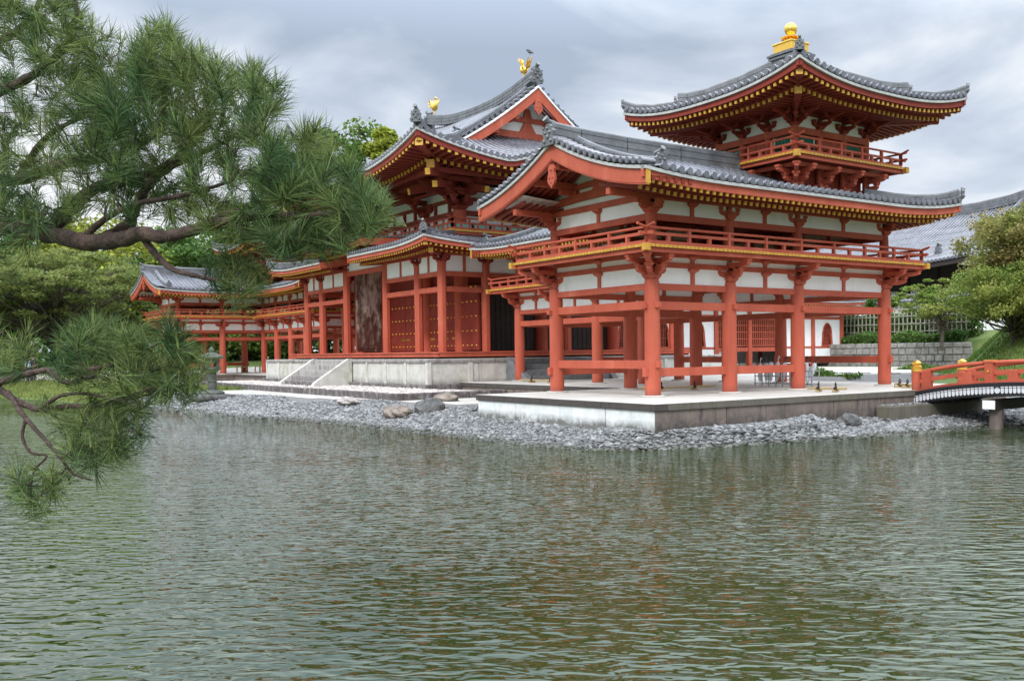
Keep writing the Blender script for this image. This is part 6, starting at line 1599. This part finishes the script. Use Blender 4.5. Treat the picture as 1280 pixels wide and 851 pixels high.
# ================================================================== the pine in the foreground
def build_pine():
    r=np.random.default_rng(3)
    base=np.array([10.4,-17.6,-.5]); T=thing('pine_tree','large foreground pine reaching in from the left, crooked reddish-brown boughs over the pond','pine tree',tuple(base))
    nodes=[];rad=[];tubes=[]
    def limb(px,r0,r1,name,sm_=3,wob=.02,tip=True):
        """px: list of (u,v,depth)"""
        P=[at(*q) if len(q)==3 else np.array(q[:3]) for q in px]
        # catmull-rom
        out=[]; Q=[2*P[0]-P[1]]+P+[2*P[-1]-P[-2]]
        for i in range(1,len(Q)-2):
            for k in range(6):
                t=k/6; a,b,c,d=Q[i-1],Q[i],Q[i+1],Q[i+2]; out.append(.5*((2*b)+(-a+c)*t+(2*a-5*b+4*c-d)*t*t+(-a+3*b-3*c+d)*t**3)+r.normal(size=3)*wob*r0)
        out.append(P[-1]); n=len(out); rr=[r0+(r1-r0)*(i/(n-1)) for i in range(n)]; rr=[x*(1+.10*math.sin(i*1.9)+.06*r.normal()) for i,x in enumerate(rr)]
        m_=MB(); m_.tube(out,rr,10); tubes.append((name,m_)); nodes.extend(out); rad.extend(rr); return out
    trunk=[np.array([10.4,-17.6,-.6]),np.array([10.2,-17.3,.4]),np.array([9.6,-17.0,1.4]),np.array([9.4,-16.6,2.4]),np.array([9.9,-16.2,3.4]),np.array([10.2,-15.9,4.6])]
    mb=MB(); mb.tube(trunk,[.26,.22,.20,.17,.13,.06],16); mb.build('trunk',BARK,T,True)
    A=lambda p:tuple(p)+(0,)
    # main upper bough
    limb([(-260,330,7.2),(-120,300,6.6),(-40,280,6.0),(15,284,5.7),(60,292,5.5),(105,302,5.3),(150,300,5.2),(175,292,5.1),(205,296,5.0),(240,288,4.9),(290,276,4.8),(340,268,4.7),(385,270,4.65),(430,264,4.6)],.068,.010,'bough')
    limb([(60,292,5.5),(85,264,5.4),(115,238,5.35),(150,226,5.3),(200,212,5.2),(240,180,5.1),(262,150,5.05)],.045,.010,'bough')
    limb([(130,300,5.25),(160,282,5.3),(168,262,5.3),(190,226,5.35),(230,200,5.4),(285,175,5.4),(330,140,5.4)],.038,.008,'bough')
    limb([(-60,230,6.0),(20,225,5.8),(80,205,5.6),(140,196,5.5),(190,170,5.4),(205,130,5.35),(200,90,5.3)],.04,.008,'bough')
    limb([(240,288,4.9),(300,262,4.9),(360,240,4.9),(420,215,4.9),(455,225,4.9)],.022,.006,'bough')
    limb([(175,292,5.1),(195,318,5.1),(215,336,5.05),(245,345,5.0),(275,352,5.0),(290,362,5.0)],.020,.006,'bough')
    limb([(290,276,4.8),(320,296,4.75),(370,302,4.7),(420,296,4.7),(455,270,4.7)],.016,.005,'bough')
    limb([(-100,130,5.9),(-20,120,5.7),(40,95,5.6),(80,60,5.5),(95,20,5.4),(90,-30,5.4)],.035,.008,'bough')
    limb([(-80,60,6.2),(0,50,6.0),(40,20,5.9),(60,-30,5.8)],.035,.008,'bough')
    # lower bough
    limb([(-200,520,6.2),(-90,500,5.6),(-10,480,5.2),(25,470,5.1),(60,462,5.0),(100,462,5.0),(135,458,4.95),(165,448,4.9),(195,430,4.9),(225,412,4.9)],.024,.005,'bough')
    limb([(-10,480,5.2),(20,500,5.1),(50,512,5.0),(80,508,5.0),(120,506,4.95),(160,495,4.9),(200,482,4.9),(225,478,4.9)],.019,.004,'bough')
    limb([(10,490,5.1),(30,520,5.0),(55,548,4.95),(75,572,4.9),(92,592,4.9),(115,600,4.9)],.013,.004,'bough')
    limb([(32,525,5.0),(28,545,5.0),(38,565,5.0),(58,570,5.0),(42,590,5.0),(38,625,5.0)],.009,.004,'bough')
    limb([(60,462,5.0),(85,478,4.9),(120,470,4.85),(150,478,4.8),(180,470,4.8),(215,450,4.8)],.015,.004,'bough')
    limb([(-100,420,6.0),(-30,450,5.5),(0,478,5.2)],.028,.022,'bough')
    limb([(50,512,5.0),(75,495,4.95),(110,492,4.9),(150,500,4.85),(190,492,4.85)],.011,.004,'bough')
    limb([(75,572,4.9),(100,560,4.9),(130,552,4.85),(165,535,4.85)],.008,.003,'bough')
    limb([(100,302,5.3),(130,275,5.2),(170,255,5.1),(225,245,5.0),(290,225,5.0),(350,190,5.0)],.020,.006,'bough')
    limb([(20,225,5.8),(60,170,5.7),(110,140,5.6),(150,90,5.5)],.022,.006,'bough')
    # joints to the trunk (outside the picture)
    for a,b,r0,r1 in ((trunk[2],at(-260,330,7.2),.12,.085),(trunk[1],at(-200,520,6.2),.07,.04),(trunk[3],at(-60,230,6.0),.08,.045),(trunk[4],at(-100,130,5.9),.07,.04),(trunk[4],at(-80,60,6.2),.07,.04),(trunk[2],at(-100,420,6.0),.06,.035)):
        m_=MB(); md=(a+b)/2+np.array([0,0,.12]); m_.tube([a,md,b],[r0,(r0+r1)/2,r1],10); tubes.append(('bough',m_))
    # foliage regions in photo coordinates: polygons (u range, top/bottom), depth range, number of tufts
    tufts=[]
    def inside(u,v,poly):
        c=False
        for (x1,y1),(x2,y2) in zip(poly,poly[1:]+poly[:1]):
            if (y1>v)!=(y2>v) and u<(x2-x1)*(v-y1)/(y2-y1)+x1: c=not c
        return c
    def region(poly,n,d0,d1,up=.6,bias=0):
        us=[p[0] for p in poly];vs=[p[1] for p in poly]; k=0
        while k<n:
            u,v=r.uniform(min(us),max(us)),r.uniform(min(vs),max(vs))
            if bias and r.random()<.75*max(0,(v-min(vs)-40)/(max(vs)-min(vs)))**.8 and u<430: continue
            if inside(u,v,poly): tufts.append((at(u,v,r.uniform(d0,d1)),up)); k+=1
    region([(-40,-60),(95,-60),(100,10),(125,55),(120,110),(140,160),(100,215),(-40,240)],230,4.9,6.1,.7,1)
    region([(120,110),(150,95),(178,30),(205,25),(235,60),(262,62),(300,80),(335,85),(350,100),(352,150),(345,205),(300,235),(220,240),(150,230),(110,190)],270,4.7,5.6,.9,1)
    region([(330,190),(370,165),(395,160),(430,190),(455,225),(478,245),(480,275),(450,300),(400,300),(340,290),(310,240)],140,4.5,5.1,.6,1)
    region([(-40,200),(120,200),(220,225),(310,240),(300,275),(200,270),(100,262),(60,285),(-40,300)],110,4.8,5.8,.5)
    region([(250,262),(330,262),(420,285),(430,305),(380,318),(310,308),(260,290)],45,4.6,5.0,.1)
    region([(245,320),(300,320),(340,345),(300,372),(262,362)],20,4.9,5.1,0)
    region([(60,430),(110,405),(150,400),(205,395),(250,425),(262,465),(240,505),(200,492),(120,475),(70,465)],120,4.6,5.3,.5)
    region([(60,510),(100,500),(160,490),(185,500),(175,540),(160,570),(125,600),(90,595),(75,550)],62,4.7,5.2,.4)
    region([(100,20),(150,40),(178,90),(175,170),(120,190),(95,120)],60,4.9,5.8,.8)
    region([(-10,400),(60,420),(60,460),(-10,470)],14,5.0,5.6,.3)
    region([(10,590),(60,580),(80,610),(60,635),(25,635)],22,4.8,5.2,.6)
    region([(-30,300),(40,300),(50,345),(-30,360)],12,5.4,6.2,-.4)
    # twigs: connect every tuft to the nearest wood, growing outwards
    N=np.array(nodes); W=list(N); Nr=list(rad)
    order=sorted(range(len(tufts)),key=lambda i:np.min(np.linalg.norm(N-tufts[i][0],axis=1)))
    tw=MB(); tips=[]
    Wn=np.array(W); Wr=np.array(Nr)
    for i in order:
        p,up=tufts[i]; dd=np.linalg.norm(Wn-p,axis=1); j=int(np.argmin(dd+0.0)); a=Wn[j]; L=dd[j]
        if L<.03: tips.append((p,p-a,up)); continue
        k=max(2,int(L/.10)); sag=r.normal(size=3)*.05*L+np.array([0,0,-.12*L]); pts=[a+(p-a)*t+sag*math.sin(PI*t)+(r.normal(size=3)*.006 if 0<t<1 else 0) for t in np.linspace(0,1,k+1)]
        r0=min(Wr[j]*.8,.0055+.014*min(L,1.)); tw.cut(); tw.tube(pts,[max(.0022,r0*(1-t)+.0028*t) for t in np.linspace(0,1,k+1)],5)
        Wn=np.vstack([Wn,pts[1:]]); Wr=np.append(Wr,[max(.003,r0*(1-t)+.0028*t) for t in np.linspace(0,1,k+1)[1:]])
        tips.append((p,pts[-1]-pts[-2],up))
    for nm,m_ in tubes: m_.build(nm,BARK,T,True)
    tb=MB(); tb.v,tb.f,tb.m=tw.v,tw.f,tw.m; o=tb.build('twigs',BARK,T,True); o['kind']='stuff'
    # needles
    V=[];cn=[]
    for p,d,up in tips:
        d=d/(np.linalg.norm(d)+1e-6)*.9+np.array([0,0,up*.8])+r.normal(size=3)*.35; d/=np.linalg.norm(d)
        low=p[2]<1.12; n=int(r.uniform(40,72)*(.72 if low else 1)); Ls=r.uniform(.075,.165); t=r.uniform(0,1,n); org=p-d*(.15*t*r.uniform(.5,1.2))[:,None]
        q=r.normal(size=(n,3)); q-=d*(q@d)[:,None]; q/=np.linalg.norm(q,axis=1)[:,None]
        ang=np.radians(r.uniform(8,42,n)+22*t); dr=d*np.cos(ang)[:,None]+q*np.sin(ang)[:,None]; dr[:,2]-=.14; dr/=np.linalg.norm(dr,axis=1)[:,None]
        L=Ls*r.uniform(.8,1.15,n); tip=org+dr*L[:,None]; tip[:,2]-=.010*r.random(n); mid=org+dr*(L*.55)[:,None]
        vw=p-CAM; vw/=np.linalg.norm(vw); s=np.cross(dr,r.normal(size=(n,3))*.5+vw); s/=np.linalg.norm(s,axis=1)[:,None]; w=.00125
        V.append(np.stack([org-s*w,org+s*w,mid+s*w*.95,tip,mid-s*w*.95],1).reshape(-1,3))
        if r.random()<.30:
            h=r.uniform(.03,.075); dd=np.array([.1*r.normal(),.1*r.normal(),1.]); cn.append((p,dd/np.linalg.norm(dd),h))
    V=np.vstack(V); F=np.arange(len(V)).reshape(-1,5); o=fastmesh('needles',V,F,NEED,parent=T); o['kind']='stuff'
    c=MB()
    for p,d,h in cn: c.tube([p,p+d*h*.5,p+d*h],[.005,.0045,.0015],5)
    # short soft needles on the candles
    o=c.build('young_shoots',CANDLE,T,True); o['kind']='stuff'
    V=[]
    for p,d,h in cn:
        n=26; t=r.uniform(.2,1,n); org=p+d*(h*t)[:,None]; q=r.normal(size=(n,3)); q/=np.linalg.norm(q,axis=1)[:,None]; dr=d+q*.35; dr/=np.linalg.norm(dr,axis=1)[:,None]
        tip=org+dr*.035; s=np.cross(dr,r.normal(size=(n,3))); s/=np.linalg.norm(s,axis=1)[:,None]; w=.0014; V.append(np.stack([org-s*w,org+s*w,tip],1).reshape(-1,3))
    V=np.vstack(V); o=fastmesh('young_needles',V,np.arange(len(V)).reshape(-1,3),CANDLE,parent=T); o['kind']='stuff'
build_pine()

# ================================================================== sky and light
def world():
    w=bpy.data.worlds.new('World'); sc.world=w; w.use_nodes=True; n=w.node_tree.nodes; L=w.node_tree.links.new
    bg=n['Background']; out=n['World Output']
    sky=n.new('ShaderNodeTexSky'); sky.sky_type='NISHITA'; sky.sun_disc=False; sky.sun_elevation=R(40); sky.sun_rotation=R(SUNROT)
    tc=n.new('ShaderNodeTexCoord'); sp=n.new('ShaderNodeSeparateXYZ'); L(tc.outputs['Generated'],sp.inputs[0])
    def M(op,a,b=0.,c=None,cl=False):
        k=n.new('ShaderNodeMath'); k.operation=op; k.use_clamp=cl
        for s,x in zip(k.inputs,(a,b,c)):
            if x is None: continue
            if isinstance(x,(int,float)): s.default_value=x
            else: L(x,s)
        return k.outputs[0]
    z=M('MAXIMUM',sp.outputs['Z'],0.)
    den=M('ADD',z,.22); u=M('DIVIDE',sp.outputs['X'],den); v=M('DIVIDE',sp.outputs['Y'],den)
    cb=n.new('ShaderNodeCombineXYZ'); L(u,cb.inputs[0]); L(v,cb.inputs[1])
    def noise(s,d,off):
        mp=n.new('ShaderNodeMapping'); mp.inputs['Location'].default_value=off; L(cb.outputs[0],mp.inputs[0])
        k=n.new('ShaderNodeTexNoise'); k.inputs['Scale'].default_value=s; k.inputs['Detail'].default_value=d; k.inputs['Roughness'].default_value=.52; k.inputs['Distortion'].default_value=.35
        L(mp.outputs[0],k.inputs['Vector']); return k.outputs['Fac']
    big=noise(.8,8,(1.3,6.2,0)); fine=noise(2.2,8,(0,5,2))
    f=M('ADD',M('MULTIPLY',big,.58),M('MULTIPLY',fine,.42))
    cr=n.new('ShaderNodeValToRGB'); e=cr.color_ramp.elements
    e[0].position=.39; e[0].color=(.40,.47,.59,1); e[1].position=.585; e[1].color=(.98,1.0,1.03,1)
    k=e.new(.48); k.color=(.60,.67,.77,1)
    L(f,cr.inputs[0])
    # overcast gradient: brighter overhead (above the picture), paler near the horizon
    g=M('ADD',M('MULTIPLY',M('SMOOTH_MIN',M('MAXIMUM',M('SUBTRACT',z,.29),0.),.5,.1),ZEN),1.)
    sc_=n.new('ShaderNodeVectorMath'); sc_.operation='SCALE'; L(cr.outputs[0],sc_.inputs[0]); L(g,sc_.inputs['Scale'])
    hz=n.new('ShaderNodeMix'); hz.data_type='RGBA'; hz.inputs['B'].default_value=(.62,.67,.75,1)
    fac=M('MULTIPLY',M('SUBTRACT',1.,M('MULTIPLY',z,4.2,cl=True)),.34,cl=True); L(fac,hz.inputs['Factor']); L(sc_.outputs[0],hz.inputs['A'])
    b2=n.new('ShaderNodeBackground'); b2.inputs['Strength'].default_value=.98; L(hz.outputs['Result'],b2.inputs['Color'])
    L(sky.outputs[0],bg.inputs['Color']); bg.inputs['Strength'].default_value=.05
    ad=n.new('ShaderNodeAddShader'); mx=n.new('ShaderNodeMixShader'); mx.inputs[0].default_value=.93
    L(bg.outputs[0],mx.inputs[1]); L(b2.outputs[0],mx.inputs[2]); L(mx.outputs[0],out.inputs[0])
ZEN=7.0
SUNAZ=math.degrees(math.atan2(-.85,.50)) # direction towards the sun in plan, from +x counter-clockwise
SUNROT=90-SUNAZ
world()
sd=bpy.data.lights.new('sun','SUN'); sd.energy=1.5; sd.angle=R(14); sd.color=(1,.96,.9)
so=bpy.data.objects.new('sun',sd); COL.objects.link(so)
el=R(40); az=R(SUNAZ); dirv=Vector((math.cos(el)*math.cos(az),math.cos(el)*math.sin(az),math.sin(el)))
so.rotation_euler=dirv.to_track_quat('Z','Y').to_euler(); so.location=(0,-10,40)
sc.view_settings.view_transform='Standard'; sc.view_settings.look='None'; sc.view_settings.gamma=1; sc.view_settings.exposure=0.24
